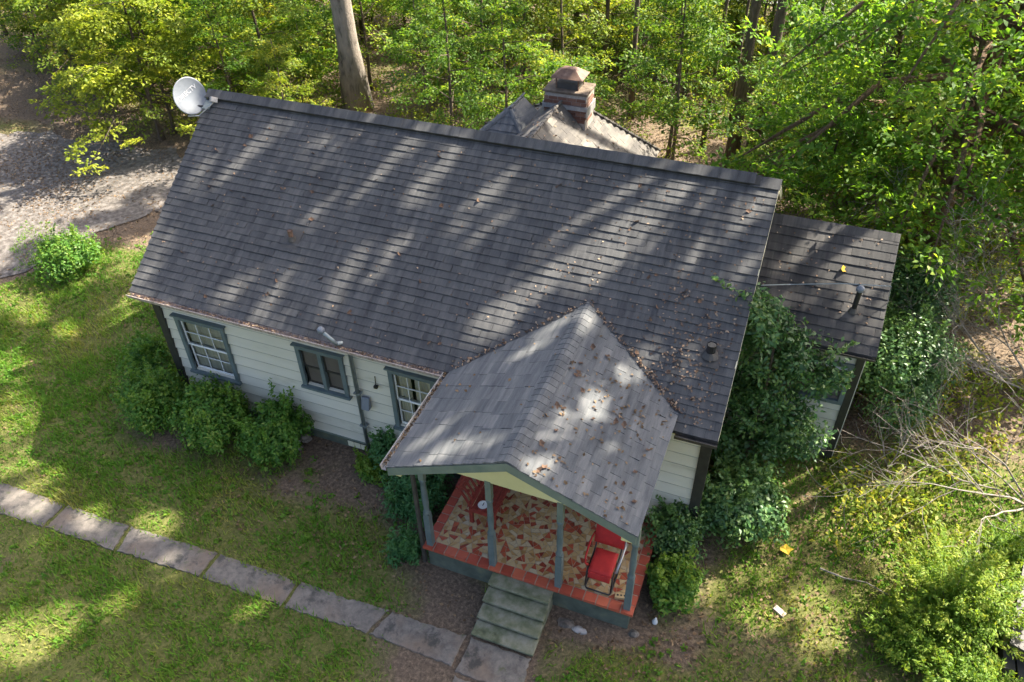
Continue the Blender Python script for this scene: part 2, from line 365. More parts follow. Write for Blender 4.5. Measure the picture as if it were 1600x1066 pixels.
def limb_tree(H, w, nl, rng, z0=.22, ns=5, rise=.22, taper=.75, r0=.05, lean=(0, 0), k=6, r1=None, z1=1.0, droop=.1):
    """trunk, limbs leaving it in turn, and the points of the leaf sprays along them"""
    b = MB(); n = 9; pts = []; rad = []; ph = rng.uniform(0, 6.28, 2); r1 = r1 or r0 * .3
    for i in range(n):
        s = i / (n - 1); pts.append(np.array([lean[0] * s * H + .03 * H * math.sin(3 * s + ph[0]) * s, lean[1] * s * H + .03 * H * math.sin(2.4 * s + ph[1]) * s, s * H - .15 * (i == 0)])); rad.append((r0 * (1 - s) + r1 * s) * (1.5 if i == 0 else 1))
    b.tube(pts, rad, k); pv = np.array(pts); C = []
    for i in range(nl):
        q = (i + rng.uniform(0, 1)) / nl; z = H * (z0 + (z1 - z0) * q); az = i * 2.4 + rng.uniform(-.5, .5); L = w * (1.08 - taper * q ** 1.4) * rng.uniform(.55, 1.15)
        st = np.array([np.interp(z, pv[:, 2], pv[:, j]) for j in (0, 1)] + [z]); d = np.array([math.cos(az), math.sin(az), rise + rng.normal() * .12]); e = st + d * L; mid = st + d * L * .55 + np.array([0, 0, .08 * L]); e = e - np.array([0, 0, droop * L])
        rr = max(.007, np.interp(z / H, [0, 1], [r0, r1]) * .45); b.tube([st, mid, e], [rr, rr * .6, .004], 4)
        side = np.array([-math.sin(az), math.cos(az), 0])
        for j in range(ns):
            s = .35 + .65 * (j + rng.uniform(.2, 1)) / ns; p = (st * (1 - s) ** 2 + 2 * mid * s * (1 - s) + e * s * s); lat = side * rng.normal() * .22 * L * (1.15 - .6 * s) + np.array([0, 0, rng.normal() * .06 * L])
            if np.linalg.norm(lat) > .2: b.tube([p, p + lat], [.006, .003], 3)
            C.append(p + lat)
    return b, np.array(C)

# ------------------------------------------------------------------ the ground, path and driveway
DRIVE = [(-60, 30), (-30, 9.5), (-15, 8.0), (-11, 8.7), (-7.8, 9.2), (-5.2, 8.2), (-4.6, 6.4), (-6.0, 4.5), (-6.3, 2.4), (-7.6, .6), (-14, -3), (-30, -7), (-60, -12)]
def in_poly(x, y, poly):
    x = np.asarray(x, float); y = np.asarray(y, float); r = np.zeros(x.shape, bool); n = len(poly)
    for i in range(n):
        (x0, y0), (x1, y1) = poly[i], poly[(i + 1) % n]
        c = ((y0 > y) != (y1 > y)) & (x < (x1 - x0) * (y - y0) / (y1 - y0 + 1e-12) + x0); r ^= c
    return r
def grass_mask(x, y):
    x = np.asarray(x, float); y = np.asarray(y, float)
    n = fbm(x, y, 1.5, 1)
    g = np.full(x.shape, .2)
    lawn = (1 - sstep(5.8, 8.5, x)) * (1 - sstep(2.5, 5, y))
    g = g * (1 - lawn) + lawn * .95
    g *= 1 - .68 * sstep(-2.3, -1.2, y) * sstep(2.0, 4.2, x) * (1 - sstep(7, 7.5, x)) * (1 - sstep(.5, 1, y))
    g *= 1 - .5 * sstep(-1.9, -1.0, y) * sstep(-.6, .2, x) * (1 - sstep(2, 4, x))
    fr = sstep(9.5, 11, x) * (1 - sstep(2.2, 4.5, y)); g = g * (1 - fr) + fr * .76
    g *= 1 - .6 * sstep(-2.6, -1.9, y) * sstep(7, 7.3, x) * (1 - sstep(11.5, 12.5, x)) * (1 - sstep(.5, 1.5, y))
    g = g + (n - .5) * 1.1
    g[in_poly(x, y, DRIVE) & (fbm(x, y, .8, 61) < .62)] = 0
    return np.clip(g, 0, 1)
def axis(lo, hi, fine0, fine1, step):
    f = list(np.arange(fine0, fine1 + 1e-6, step)); a = []
    d = step; v = fine0
    while v > lo: d *= 1.28; v -= d; a.append(max(v, lo))
    b = []; d = step; v = fine1
    while v < hi: d *= 1.28; v += d; b.append(min(v, hi))
    return np.array(a[::-1] + f + b)
gx = axis(-600, 600, -9, 18, .16); gy = axis(-600, 600, -8, 12, .16)
X, Y = np.meshgrid(gx, gy, indexing='ij'); Z = ground_z(X, Y)
nx, ny = X.shape
V = np.stack([X, Y, Z], -1).reshape(-1, 3)
ii = np.arange(nx * ny).reshape(nx, ny)
F = np.stack([ii[:-1, :-1], ii[1:, :-1], ii[1:, 1:], ii[:-1, 1:]], -1).reshape(-1, 4)
me = mesh_np('ground', V, F, smooth=True)
at = me.attributes.new('cover', 'FLOAT', 'POINT'); at.data.foreach_set('value', grass_mask(V[:, 0], V[:, 1]).astype(np.float32))
structure(link('ground', me, 'ground'))

# driveway of pale sandy gravel with a ragged edge
poly = []
for i in range(len(DRIVE)):
    a = np.array(DRIVE[i]); b = np.array(DRIVE[(i + 1) % len(DRIVE)]); L = np.linalg.norm(b - a); k = max(1, int(L / .25)) if L < 25 else 1
    for j in range(k):
        p = a + (b - a) * j / k
        if L < 25: p = p + (np.array([fbm(p[0], p[1], .7, 8), fbm(p[0], p[1], .7, 9)]) - .5) * 1.7
        poly.append(p)
import bmesh
bm = bmesh.new()
bm.faces.new([bm.verts.new((p[0], p[1], 0)) for p in poly]); bmesh.ops.triangulate(bm, faces=bm.faces[:])
for _ in range(2): bmesh.ops.subdivide_edges(bm, edges=[e for e in bm.edges if e.calc_length() > .8], cuts=2, use_grid_fill=True)
bmesh.ops.triangulate(bm, faces=bm.faces[:])
for v in bm.verts: v.co.z = float(ground_z(v.co.x, v.co.y)) + .03
me = bpy.data.meshes.new('driveway'); bm.to_mesh(me); bm.free(); structure(link('driveway', me, 'gravel'))

def sheet(name, x0, x1, y0, y1, z, material):
    b = MB(); b.add([(x0, y0, z), (x1, y0, z), (x1, y1, z), (x0, y1, z)], [(0, 1, 2, 3)]); return structure(b.build(name, material))
sheet('road', -120, 120, 30.5, 36, .33, 'road')

# front path of old concrete slabs with chipped edges
path = bpy.data.objects.new('path', None); COL.objects.link(path); path['kind'] = 'structure'; path.location = (4, -3.4, 0); WO[path] = Vector((4, -3.4, 0))
far = [(-3.3, -3.2), (-1.46, -3.19), (.24, -3.17), (1.74, -3.14), (3.66, -3.05), (5.32, -3.03), (7.06, -2.97), (8.45, -2.93)]
near = [(-3.2, -3.86), (-1.4, -3.82), (.24, -3.74), (1.87, -3.69), (3.65, -3.58), (5.33, -3.56), (6.91, -3.48), (8.44, -3.5)]
def slab(poly, z0, z1, rag=.026):
    pts = []
    for i in range(len(poly)):
        a = np.array(poly[i]); b = np.array(poly[(i + 1) % len(poly)]); k = max(2, int(np.linalg.norm(b - a) / .06))
        nrm = np.array([b[1] - a[1], a[0] - b[0]]) / np.linalg.norm(b - a)
        for j in range(k):
            p = a + (b - a) * j / k
            w = R.gauss(0, rag * .5) + (fbm(p[0], p[1], .35, 4) - .5) * rag * 4 * (1 if 0 < j else .3)
            pts.append(p - nrm * abs(w) * .9)
    n = len(pts); c = np.mean(pts, 0); b = MB()
    top = [(p[0] + (c[0] - p[0]) * .012, p[1] + (c[1] - p[1]) * .02, z1) for p in pts]
    b.add([(p[0], p[1], z0) for p in pts] + [(p[0], p[1], z1 - .012) for p in pts] + top,
          [(i, (i + 1) % n, n + (i + 1) % n, n + i) for i in range(n)] + [(n + i, n + (i + 1) % n, 2 * n + (i + 1) % n, 2 * n + i) for i in range(n)] + [tuple(range(2 * n, 3 * n))])
    return b
for i in range(len(far) - 1):
    g = .025; zt = .024 + R.uniform(-.006, .012)
    slab([(near[i][0] + g, near[i][1]), (near[i + 1][0] - g, near[i + 1][1]), (far[i + 1][0] - g, far[i + 1][1]), (far[i][0] + g, far[i][1])], -.1, zt).build('paving_slab', 'concrete', path)
slab([(8.52, -4.6), (9.62, -4.55), (9.58, -3.62), (8.52, -3.6)], -.1, .025).build('paving_slab', 'concrete', path)
slab([(8.5, -3.56), (9.6, -3.58), (9.54, -2.93), (8.5, -2.93)], -.1, .03).build('paving_slab', 'concrete', path)

# ------------------------------------------------------------------ the house
HL = (5.8, 3.0, 0)
house = empty('house', HL, 'low white sided cottage with dark shingle roof and red tiled front porch', 'house')
XL, XR, YR, ZE, ZR, EO = .48, 11.52, 3.63, 3.12, 5.38, .30
YB = 2 * YR + EO              # back eave
SL = (ZR - ZE) / (YR + EO); SA = math.atan(SL); CS, SN = math.cos(SA), math.sin(SA)
WX0, WX1 = .68, 11.36
WYB = 2 * YR

# rectangles minus openings, for siding around windows
def cut(rects, hole):
    out = []
    hx0, hx1, hz0, hz1 = hole
    for x0, x1, z0, z1 in rects:
        if hx1 <= x0 or hx0 >= x1 or hz1 <= z0 or hz0 >= z1: out.append((x0, x1, z0, z1)); continue
        if hx0 > x0: out.append((x0, hx0, z0, z1))
        if hx1 < x1: out.append((hx1, x1, z0, z1))
        a, b = max(x0, hx0), min(x1, hx1)
        if hz0 > z0: out.append((a, b, z0, hz0))
        if hz1 < z1: out.append((a, b, hz1, z1))
    return out
def siding(x0, x1, z0, z1, holes, yf, dy, parent, h=.255, axis='x', top=None):
    """lapped boards on a wall; the outer face of each is proud at its lower edge"""
    z = z0
    while z < z1 - .02:
        zt = min(z + h, z1)
        rs = [(x0, x1, z, zt)]
        for ho in holes: rs = cut(rs, ho)
        for a, b, c, d in rs:
            th = lambda q: .008 + .034 * (1 - (q - z) / h)
            a2, b2 = a, b
            at_, bt_ = a, b
            if top:   # gable: trim to roof
                lo = top(c); hi = top(d); a2, b2 = max(a, lo[0]), min(b, lo[1]); at_, bt_ = max(a, hi[0]), min(b, hi[1])
                if b2 - a2 < .05: continue
                if bt_ - at_ < .02: at_ = bt_ = (a2 + b2) / 2; at_ -= .01; bt_ += .01
            bb = MB()
            if axis == 'x':
                bb.hexa([(a2, yf + dy * th(c), c), (b2, yf + dy * th(c), c), (b2, yf - dy * .02, c), (a2, yf - dy * .02, c),
                         (at_, yf + dy * th(d), d - .003), (bt_, yf + dy * th(d), d - .003), (bt_, yf - dy * .02, d - .003), (at_, yf - dy * .02, d - .003)])
            else:
                bb.hexa([(yf + dy * th(c), a2, c), (yf + dy * th(c), b2, c), (yf - dy * .02, b2, c), (yf - dy * .02, a2, c),
                         (yf + dy * th(d), at_, d - .003), (yf + dy * th(d), bt_, d - .003), (yf - dy * .02, bt_, d - .003), (yf - dy * .02, at_, d - .003)])
            bb.build('siding_board', 'siding', parent)
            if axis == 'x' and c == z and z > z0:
                sm = MB(); sm.box(a2, b2, yf + dy * (th(c) + .003), yf + dy * .01, c - .004, c + .006) if dy > 0 else sm.box(a2, b2, yf + dy * (th(c) + .003), yf + dy * .01, c - .004, c + .006); sm.build('lap_shade_strip', 'lap_shade', parent)  # thin dark strip stands in for the shadow line at each lap
        z = zt
W1 = (1.12, 2.12, 1.12, 2.40); W2 = (3.90, 4.74, 1.58, 2.46); W3 = (5.84, 7.42, 1.14, 2.46); DOOR = (8.75, 9.65, .56, 2.62)
HOLES = [W1, W2, W3, DOOR]
wall = MB()
for a, b, c, d in [r for r in __import__('functools').reduce(cut, HOLES, [(WX0, WX1, .28, 3.12)])]: wall.box(a, b, .02, .12, c, d)
wall_front = wall.build('front_wall', 'siding', house)
siding(WX0 + .02, WX1 - .02, .29, 3.08, HOLES, .02, -1, wall_front)
b = MB()   # right side wall with gable
roofz = lambda y: ZE - .16 + SL * (min(y, 2 * YR - y) + EO)
b.prism([(WX1 - .12, .13, .28), (WX1 - .12, WYB, .28), (WX1 - .12, WYB, roofz(WYB)), (WX1 - .12, YR, roofz(YR)), (WX1 - .12, .13, roofz(0))], (.1, 0, 0))
wall_right = b.build('side_wall', 'siding', house)
def gtop(z):
    if z <= roofz(0): return (0, WYB)
    q = (z - ZE + .16) / SL - EO; return (q, 2 * YR - q)
siding(.02, WYB - .02, .29, roofz(YR) - .08, [], WX1 - .02, 1, wall_right, axis='y', top=gtop)
b = MB()
b.prism([(WX0 + .02, .13, .28), (WX0 + .02, WYB, .28), (WX0 + .02, WYB, roofz(WYB)), (WX0 + .02, YR, roofz(YR)), (WX0 + .02, .13, roofz(0))], (.1, 0, 0))
wall_left = b.build('side_wall', 'siding', house)
siding(.02, WYB - .02, .29, roofz(YR) - .08, [], WX0 + .02, -1, wall_left, axis='y', top=gtop)
b = MB(); b.box(WX0 + .12, WX1 - .12, WYB - .1, WYB, .28, roofz(WYB)); b.build('back_wall', 'siding', house)
b = MB(); b.box(WX0 + .03, WX1 - .03, .03, WYB - .03, -.2, .28); foundation = b.build('foundation', 'found', house)
b = MB(); b.box(WX0 - .005, WX1 + .005, -.035, .025, .27, .31); b.build('water_table', 'fascia', house)
for x in (WX0, WX1):   # dark corner boards
    s = -1 if x == WX0 else 1
    b = MB(); b.box(x - .07 - .03 * (s < 0), x + .07 + .03 * (s > 0), -.05, .10, .05, ZE - .06); b.build('corner_board', 'darkboard', house)
b = MB(); b.box(WX1 + .032, WX1 + .045, .10, .2, .3, ZE - .06); b.build('corner_trim', 'white', house)

# windows
def window(x0, x1, z0, z1, cols, rows, screen=False, curtain=True, units=1):
    y = 0.
    b = MB(); t = .085
    b.box(x0 - t, x0, -.06, .05, z0 - .03, z1); w = b.build('window', 'trim', house)
    b = MB(); b.box(x1, x1 + t, -.06, .05, z0 - .03, z1); b.build('window_jamb', 'trim', w)
    b = MB(); b.box(x0 - t - .001, x1 + t + .001, -.062, .05, z1, z1 + t); b.box(x0 - t - .04, x1 + t + .04, -.10, .05, z1 + t, z1 + t + .03); b.build('window_head', 'trim', w)
    b = MB(); b.box(x0 - t - .03, x1 + t + .03, -.10, .05, z0 - .085, z0 - .031); b.build('window_sill', 'trim', w)
    b = MB(); b.box(x0 - .0, x1 + .0, .30, .32, z0 - .05, z1 + .05); b.box(x0 - .02, x0 - .005, .06, .32, z0 - .05, z1 + .05); b.box(x1 + .005, x1 + .02, .06, .32, z0 - .05, z1 + .05)
    b.box(x0, x1, .06, .3, z0 - .05, z0 - .03); b.build('window_recess', 'dark', w)
    uw = (x1 - x0) / units
    for u in range(units):
        a = x0 + u * uw + (.04 if u else 0); c = x0 + (u + 1) * uw - (.04 if u < units - 1 else 0)
        if u: b = MB(); b.box(a - .08, a, -.05, .05, z0 - .03, z1); b.build('mullion', 'trim', w)
        zm = (z0 + z1) / 2
        for k, (za, zb, yy) in enumerate(((z0, zm + .02, .035), (zm - .02, z1, .0))):
            f = .03 if not screen else .035
            b = MB(); b.box(a, a + f, yy, yy + .03, za, zb); b.box(c - f, c, yy, yy + .03, za, zb)
            b.box(a + f, c - f, yy, yy + .03, za, za + f + .008); b.box(a + f, c - f, yy, yy + .03, zb - f, zb)
            sash = b.build('sash', 'white' if not screen else 'darkboard', w)
            if screen:
                b = MB(); b.box(a + f, c - f, yy + .012, yy + .018, za + f + .008, zb - f); b.build('screen', 'screen', sash); continue
            b = MB(); b.add([(a + f, yy + .015, za + f + .008), (c - f, yy + .015, za + f + .008), (c - f, yy + .015, zb - f), (a + f, yy + .015, zb - f)], [(0, 1, 2, 3)]); g = b.build('pane', 'glass', sash)
            for j in range(1, cols):
                xx = a + f + (c - a - 2 * f) * j / cols; b = MB(); b.box(xx - .0065, xx + .0065, yy + .004, yy + .026, za + f + .008, zb - f); b.build('muntin', 'white', sash)
            for j in range(1, rows):
                zz = za + f + (zb - za - 2 * f) * j / rows; b = MB(); b.box(a + f, c - f, yy + .003, yy + .027, zz - .0065, zz + .0065); b.build('muntin', 'white', sash)
        if curtain:
            if curtain == 'blind':
                for j in range(26):
                    zz = z0 + (z1 - z0) * j / 25; b = MB(); b.hexa([(a + .03, .075, zz), (c - .03, .075, zz), (c - .03, .078, zz), (a + .03, .078, zz), (a + .03, .092, zz + .045), (c - .03, .092, zz + .045), (c - .03, .095, zz + .045), (a + .03, .095, zz + .045)]); b.build('blind_slat', 'curtain', w)
                continue
            n = 40; vs = []
            for i in range(n + 1):
                x = a + (c - a) * i / n; yy = .085 + .014 * math.sin(i * 1.35) + .008 * math.sin(i * 3.1)
                vs += [(x, yy, z0 - .02), (x, yy, z1 + .02)]
            gap = (14, 19) if curtain == 'gap' else (99, 99)
            b = MB(); b.add(vs, [(2 * i, 2 * i + 2, 2 * i + 3, 2 * i + 1) for i in range(n) if not gap[0] < i < gap[1]]); b.build('curtain', 'curtain', w, smooth=True)
    return w
def glass_mat():
    mt, nt, p = mat('window glass'); p.inputs['Base Color'].default_value = (.8, .84, .84, 1); p.inputs['Roughness'].default_value = .04
    t = nt.nodes.new('ShaderNodeBsdfTransparent'); t.inputs['Color'].default_value = (.86, .88, .86, 1)
    g = nt.nodes.new('ShaderNodeBsdfGlossy'); g.inputs['Roughness'].default_value = .03
    fr = nt.nodes.new('ShaderNodeFresnel'); fr.inputs['IOR'].default_value = 1.55
    mx = nt.nodes.new('ShaderNodeMixShader'); nt.links.new(fr.outputs[0], mx.inputs[0]); nt.links.new(t.outputs[0], mx.inputs[1]); nt.links.new(g.outputs[0], mx.inputs[2])
    nt.links.new(mx.outputs[0], nt.nodes['Material Output'].inputs['Surface']); return mt
M['glass'] = glass_mat()
window(*W1, 3, 2, curtain='blind'); window(*W2, 1, 2, screen=True, units=2, curtain=False); window(*W3, 3, 2, units=2, curtain='gap')
b = MB(); b.box(DOOR[0], DOOR[1], .03, .08, DOOR[2], DOOR[3]); door = b.build('door', 'trim', house)
b = MB(); b.lathe([(.02, 0), (.03, .02), (.02, .05)], (DOOR[1] - .1, .02, 1.5)); b.build('handle', 'greymetal', door)

# foundation vent, service conduit, light box, wall hook
b = MB(); b.box(4.52, 4.98, -.01, .028, .07, .23); v = b.build('foundation_vent', 'darkboard', house)
for i in range(3): b = MB(); b.box(4.535 + i * .148, 4.535 + i * .148 + .134, -.022, -.011, .08, .22); b.build('vent_panel', 'cream', v)
b = MB(); b.tube([(5.06, -.09, .0), (5.06, -.09, 3.0), (5.08, -.42, 3.22)], .04, 10); con = b.build('service_conduit', 'galv', house, smooth=True)
b = MB(); b.tube([(5.08, -.42, 3.2), (5.02, -.44, 3.3), (4.88, -.48, 3.47)], .034, 10); b.build('service_mast', 'galv', con, smooth=True)
b = MB(); b.lathe([(.04, -.05), (.06, -.04), (.065, .02), (.04, .05), (.01, .06)], (4.86, -.48, 3.50), 12); b.build('weather_cap', 'dish', con, smooth=True)
for z in (.9, 1.75): b = MB(); b.box(4.99, 5.13, -.138, -.03, z, z + .03); b.build('pipe_strap', 'galv', con)
b = MB(); b.hexa([(5.12, -.16, 1.42), (5.28, -.16, 1.42), (5.28, -.04, 1.42), (5.12, -.04, 1.42), (5.12, -.09, 1.68), (5.28, -.09, 1.68), (5.28, -.04, 1.68), (5.12, -.04, 1.68)]); b.build('junction_box', 'dish', house, bevel=.008)
b = MB(); b.tube([(5.46, -.03, 2.25), (5.46, -.05, 2.05)], .008, 6); b.box(5.43, 5.5, -.09, -.03, 2.0, 2.05); b.build('wall_hook', 'darkboard', house)

# ---- shingles
def tab_local(e, t=.015):
    y1 = e * 1.15
    return [(0, 0, -.006), (1, 0, -.006), (1, y1, -.006), (0, y1, -.006), (0, 0, t), (1, 0, t), (1, y1, .001), (0, y1, .001)]
TABF = [(3, 2, 1, 0), (4, 5, 6, 7), (0, 1, 5, 4), (1, 2, 6, 5), (2, 3, 7, 6), (3, 0, 4, 7)]
def shingle_plane(parent, O, r, u, span, nrow, e, tabw, material, indiv=0, cull=None, gap=.0045, jit=.003, name='shingle'):
    O, r, u = Vector(O), Vector(r), Vector(u); n = r.cross(u)
    key = f'{name}_{material}'; tabs = []
    for i in range(nrow):
        a, b_ = span(i * e, (i + 1) * e)
        if b_ - a < .04: continue
        x = a - (tabw * .5 if i % 2 else 0) - R.uniform(0, .06)
        while x < b_:
            x0, x1 = max(x, a), min(x + tabw, b_)
            if x1 - x0 > .03:
                wv = (float(vnoise(O.x + r.x * x0 + O.y + r.y * x0, i * .6, 1.3, 3)) - .5); p = O + r * x0 + u * (i * e + R.uniform(-jit, jit) + wv * .022) + n * (wv * .012)
                cpt = p + r * (x1 - x0) * .5 + u * e * .5
                if not (cull and cull(cpt)): tabs.append(((cpt - Vector(CAM_POS)).length, p, x1 - x0 - gap, R.uniform(-.006, .006)))
            x += tabw
    tabs.sort(key=lambda t: t[0])
    me = mesh_np(key, tab_local(e), faces=TABF)
    rest = MB()
    loc = tab_local(e)
    for k, (_, p, w, tw) in enumerate(tabs):
        rr = (r + u * tw).normalized(); uu = (u - r * tw).normalized()
        if k < indiv:
            o = link(name, me, material, parent); o.matrix_basis = frame(p - WO[parent], rr, uu, n, w, 1, R.uniform(.7, 1.6))
        else:
            s = R.uniform(.7, 1.6); rest.add([p + rr * v[0] * w + uu * v[1] + n * v[2] * s for v in loc], TABF, R.random())
    if rest.v: o = rest.build('shingle_field', material, parent); o['kind'] = 'stuff'
    return n

# porch roof figures come first: the main roof leaves out what the porch roof covers
PX, PZ, PF = 9.04, 3.96, -2.48
PXL, PZL = 7.16, 3.115; PXR, PZR = 10.85, 3.24
def porch_z(x): return PZ - (PX - x) * (PZ - PZL) / (PX - PXL) if x < PX else PZ - (x - PX) * (PZ - PZR) / (PXR - PX)
def main_z(y): return ZE + SL * (y + EO)
def slab_quad(b, q, th):
    """q: four top corners; thickness straight down"""
    q = [Vector(p) for p in q]; d = Vector((0, 0, -th)); b.hexa([p + d for p in q] + q); return b
b = MB()
slab_quad(b, [(XL, -EO, ZE), (XR, -EO, ZE), (XR, YR, ZR), (0, YR, ZR)], .10)
slab_quad(b, [(0, YR + .001, ZR), (XR, YR + .001, ZR), (XR, YB, ZE), (XL, YB, ZE)], .10)
roof = b.build('roof', 'deck', house)
NR = 31; LEN = math.hypot(YR + EO, ZR - ZE); EXP = LEN / NR
shingle_plane(roof, (0, -EO - .025, ZE - .012), (1, 0, 0), (0, CS, SN), lambda v0, v1: (XL * (1 - v0 / LEN) - .02, XR + .02), NR, EXP, .33, 'shingle', 300,
              cull=lambda c: PXL + .25 < c.x < PXR - .2 and porch_z(c.x) > main_z(c.y) + .10)
shingle_plane(roof, (XR, YB + .025, ZE - .012), (-1, 0, 0), (0, -CS, SN), lambda v0, v1: (-.02, XR - XL * (1 - v0 / LEN)), NR, EXP, .33, 'shingle', 0)
# raised ridge vent with cap shingles
b = MB(); w = .15
b.prism([(.05, YR - w, ZR - w * SL + .055), (.05, YR, ZR + .07), (.05, YR + w, ZR - w * SL + .055), (.05, YR + w - .02, ZR - w * SL - .01), (.05, YR - w + .02, ZR - w * SL - .01)], (XR - .35, 0, 0))
rv = b.build('ridge_vent', 'darkboard', roof)
x = -.03; k = 0
while x < XR - .05:
    b = MB(); wd = .30; l = min(.36, XR + .03 - x); h = .075 if x < XR - .5 else .03; w = .17
    q = [(x, YR - w, ZR - w * SL + h), (x, YR, ZR + h + .012), (x, YR + w, ZR - w * SL + h)]
    q2 = [(x + l, p[1], p[2] + .006) for p in q]
    up = Vector((0, 0, .012))
    b.add([*q, *q2, *[Vector(p) + up for p in q], *[Vector(p) + up for p in q2]],
          [(0, 1, 4, 3), (1, 2, 5, 4), (6, 9, 10, 7), (7, 10, 11, 8), (0, 3, 9, 6), (2, 8, 11, 5), (0, 6, 7, 1), (1, 7, 8, 2), (3, 4, 10, 9), (4, 5, 11, 10)])
    b.build('ridge_cap', 'shingle', roof); x += wd
# rakes, soffit, gutter
def rake_board(x0, q0, q1, material, parent, th=.022, dep=.17):
    b = MB(); p0, p1 = Vector(q0), Vector(q1)
    b.hexa([p0 - Vector((0, 0, dep)), p0 - Vector((-th, 0, dep)), p1 - Vector((-th, 0, dep)), p1 - Vector((0, 0, dep)), p0, p0 + Vector((th, 0, 0)), p1 + Vector((th, 0, 0)), p1])
    return b.build('rake_board', material, parent)
rake_board(0, (XR - .004, -EO, ZE - .012), (XR - .004, YR, ZR - .012), 'cream', roof)
rake_board(0, (XR - .004, YB, ZE - .012), (XR - .004, YR + .003, ZR - .012), 'cream', roof)
rake_board(0, (XL - .02, -EO, ZE - .012), (-.02, YR, ZR - .012), 'darkboard', roof)
rake_board(0, (XL - .02, YB, ZE - .012), (-.02, YR + .003, ZR - .012), 'darkboard', roof)
b = MB(); b.box(XL + .03, XR - .03, -EO + .03, .02, ZE - .145, ZE - .115); b.build('soffit', 'gable', roof)
def gutter(p0, p1, out, material, parent, w=.10, d=.075, name='gutter'):
    p0, p1, o = Vector(p0), Vector(p1), Vector(out); z = Vector((0, 0, 1)); prof = [o * 0 + z * 0, -z * d, -z * d + o * w * .8, o * w, o * w + o * .012, -z * (d + .008) + o * w * .85, -z * (d + .008) - o * .003, -o * .003]
    b = MB(); n = len(prof); b.add([p0 + q for q in prof] + [p1 + q for q in prof], [(i, (i + 1) % n, n + (i + 1) % n, n + i) for i in range(n)]); return b.build(name, material, parent)
gut = gutter((XL - .01, -EO - .02, ZE - .02), (PXL + .02, -EO - .02, ZE - .02), (0, -1, 0), 'gutter', house)
gutter((PXR + .05, -EO - .02, ZE - .02), (XR + .02, -EO - .02, ZE - .02), (0, -1, 0), 'gutter_dark', house)
# vent pipes on the roof
def vent_pipe(x, y, h, r, material, parent, lean=0., name='vent_pipe', zf=main_z, cap=None, capr=1.5):
    z = zf(y); b = MB(); b.tube([(x, y, z - .05), (x + lean * h, y, z + h)], r, 10, cap=False); b.tube([(x + lean * h, y, z + h - .02), (x + lean * h, y, z + h - .01)], r * .9, 10)
    o = b.build(name, material, parent, smooth=False)
    b = MB(); s = .17; q = [(x - s, y - s * 1.1, zf(y - s * 1.1) + .022), (x + s, y - s * 1.1, zf(y - s * 1.1) + .022), (x + s, y + s, zf(y + s) + .022), (x - s, y + s, zf(y + s) + .022)]
    slab_quad(b, q, .012); b.build('flashing', 'gutter_dark', o)
    b = MB(); b.lathe([(r * 1.9, 0), (r * 1.15, .08)], (x, y, z - .0), 12); b.build('pipe_boot', 'gutter_dark', o)
    if cap: b = MB(); b.lathe([(r * .9, 0), (r * capr, .02), (r * capr * 1.05, .07), (r * capr * .7, .11), (.01, .12)], (x + lean * h, y, z + h), 12); b.build('vent_cap', cap, o, smooth=True)
vent_pipe(3.31, 1.17, .2, .045, 'rust', roof, -.1)
vent_pipe(11.12, .81, .22, .075, 'blackmetal', roof)

# ---- porch
b = MB()
SPL = math.atan2(PZ - PZL, PX - PXL); SPR = math.atan2(PZ - PZR, PXR - PX)
YV = -EO + (PZ - ZE) / SL + .05
slab_quad(b, [(PXL, PF, PZL), (PX, PF, PZ), (PX, YV, PZ), (PXL, -EO + .05, PZL)], .08)
slab_quad(b, [(PX, PF, PZ), (PXR, PF, PZR), (PXR, -EO + .25, PZR), (PX, YV, PZ)], .08)
proof = b.build('porch_roof', 'deck', house)
LL = math.hypot(PX - PXL, PZ - PZL); LR = math.hypot(PXR - PX, PZ - PZR); NL, NRR = 12, 12
vyl = lambda v: -EO + (PZL + v * math.sin(SPL) - ZE) / SL
vyr = lambda v: -EO + (PZR + v * math.sin(SPR) - ZE) / SL
# left plane: rows run towards the viewer (-y); start at the valley
shingle_plane(proof, (PXL - .02, 0, PZL - .005), (0, -1, 0), (math.cos(SPL), 0, math.sin(SPL)), lambda v0, v1: (-vyl(v1) - .08, -PF + .03), NL, LL / NL, .30, 'shingle_porch', 150)
shingle_plane(proof, (PXR + .02, 0, PZR - .005), (0, 1, 0), (-math.cos(SPR), 0, math.sin(SPR)), lambda v0, v1: (PF - .03, vyr(v1) + .08), NRR, LR / NRR, .30, 'shingle_porch', 150)
y = PF - .03; w = .15
while y < YV - .05:
    b = MB(); l = .2; zl = PZ - w * math.tan(SPL) * .9; zr = PZ - w * math.tan(SPR) * .9
    q = [(PX - w, y, zl + .028), (PX - .03, y, PZ + .034), (PX + .03, y, PZ + .034), (PX + w, y, zr + .028)]; q2 = [(p[0], y + l, p[2] - .010) for p in q]
    up = Vector((0, 0, -.012))
    b.add([*q, *q2, *[Vector(p) + up for p in q], *[Vector(p) + up for p in q2]],
          [(0, 1, 5, 4), (1, 2, 6, 5), (2, 3, 7, 6), (8, 12, 13, 9), (9, 13, 14, 10), (10, 14, 15, 11), (0, 8, 9, 1), (1, 9, 10, 2), (2, 10, 11, 3), (0, 4, 12, 8), (3, 11, 15, 7), (4, 5, 13, 12), (5, 6, 14, 13), (6, 7, 15, 14)])
    b.build('ridge_cap', 'shingle_porch', proof); y += .135
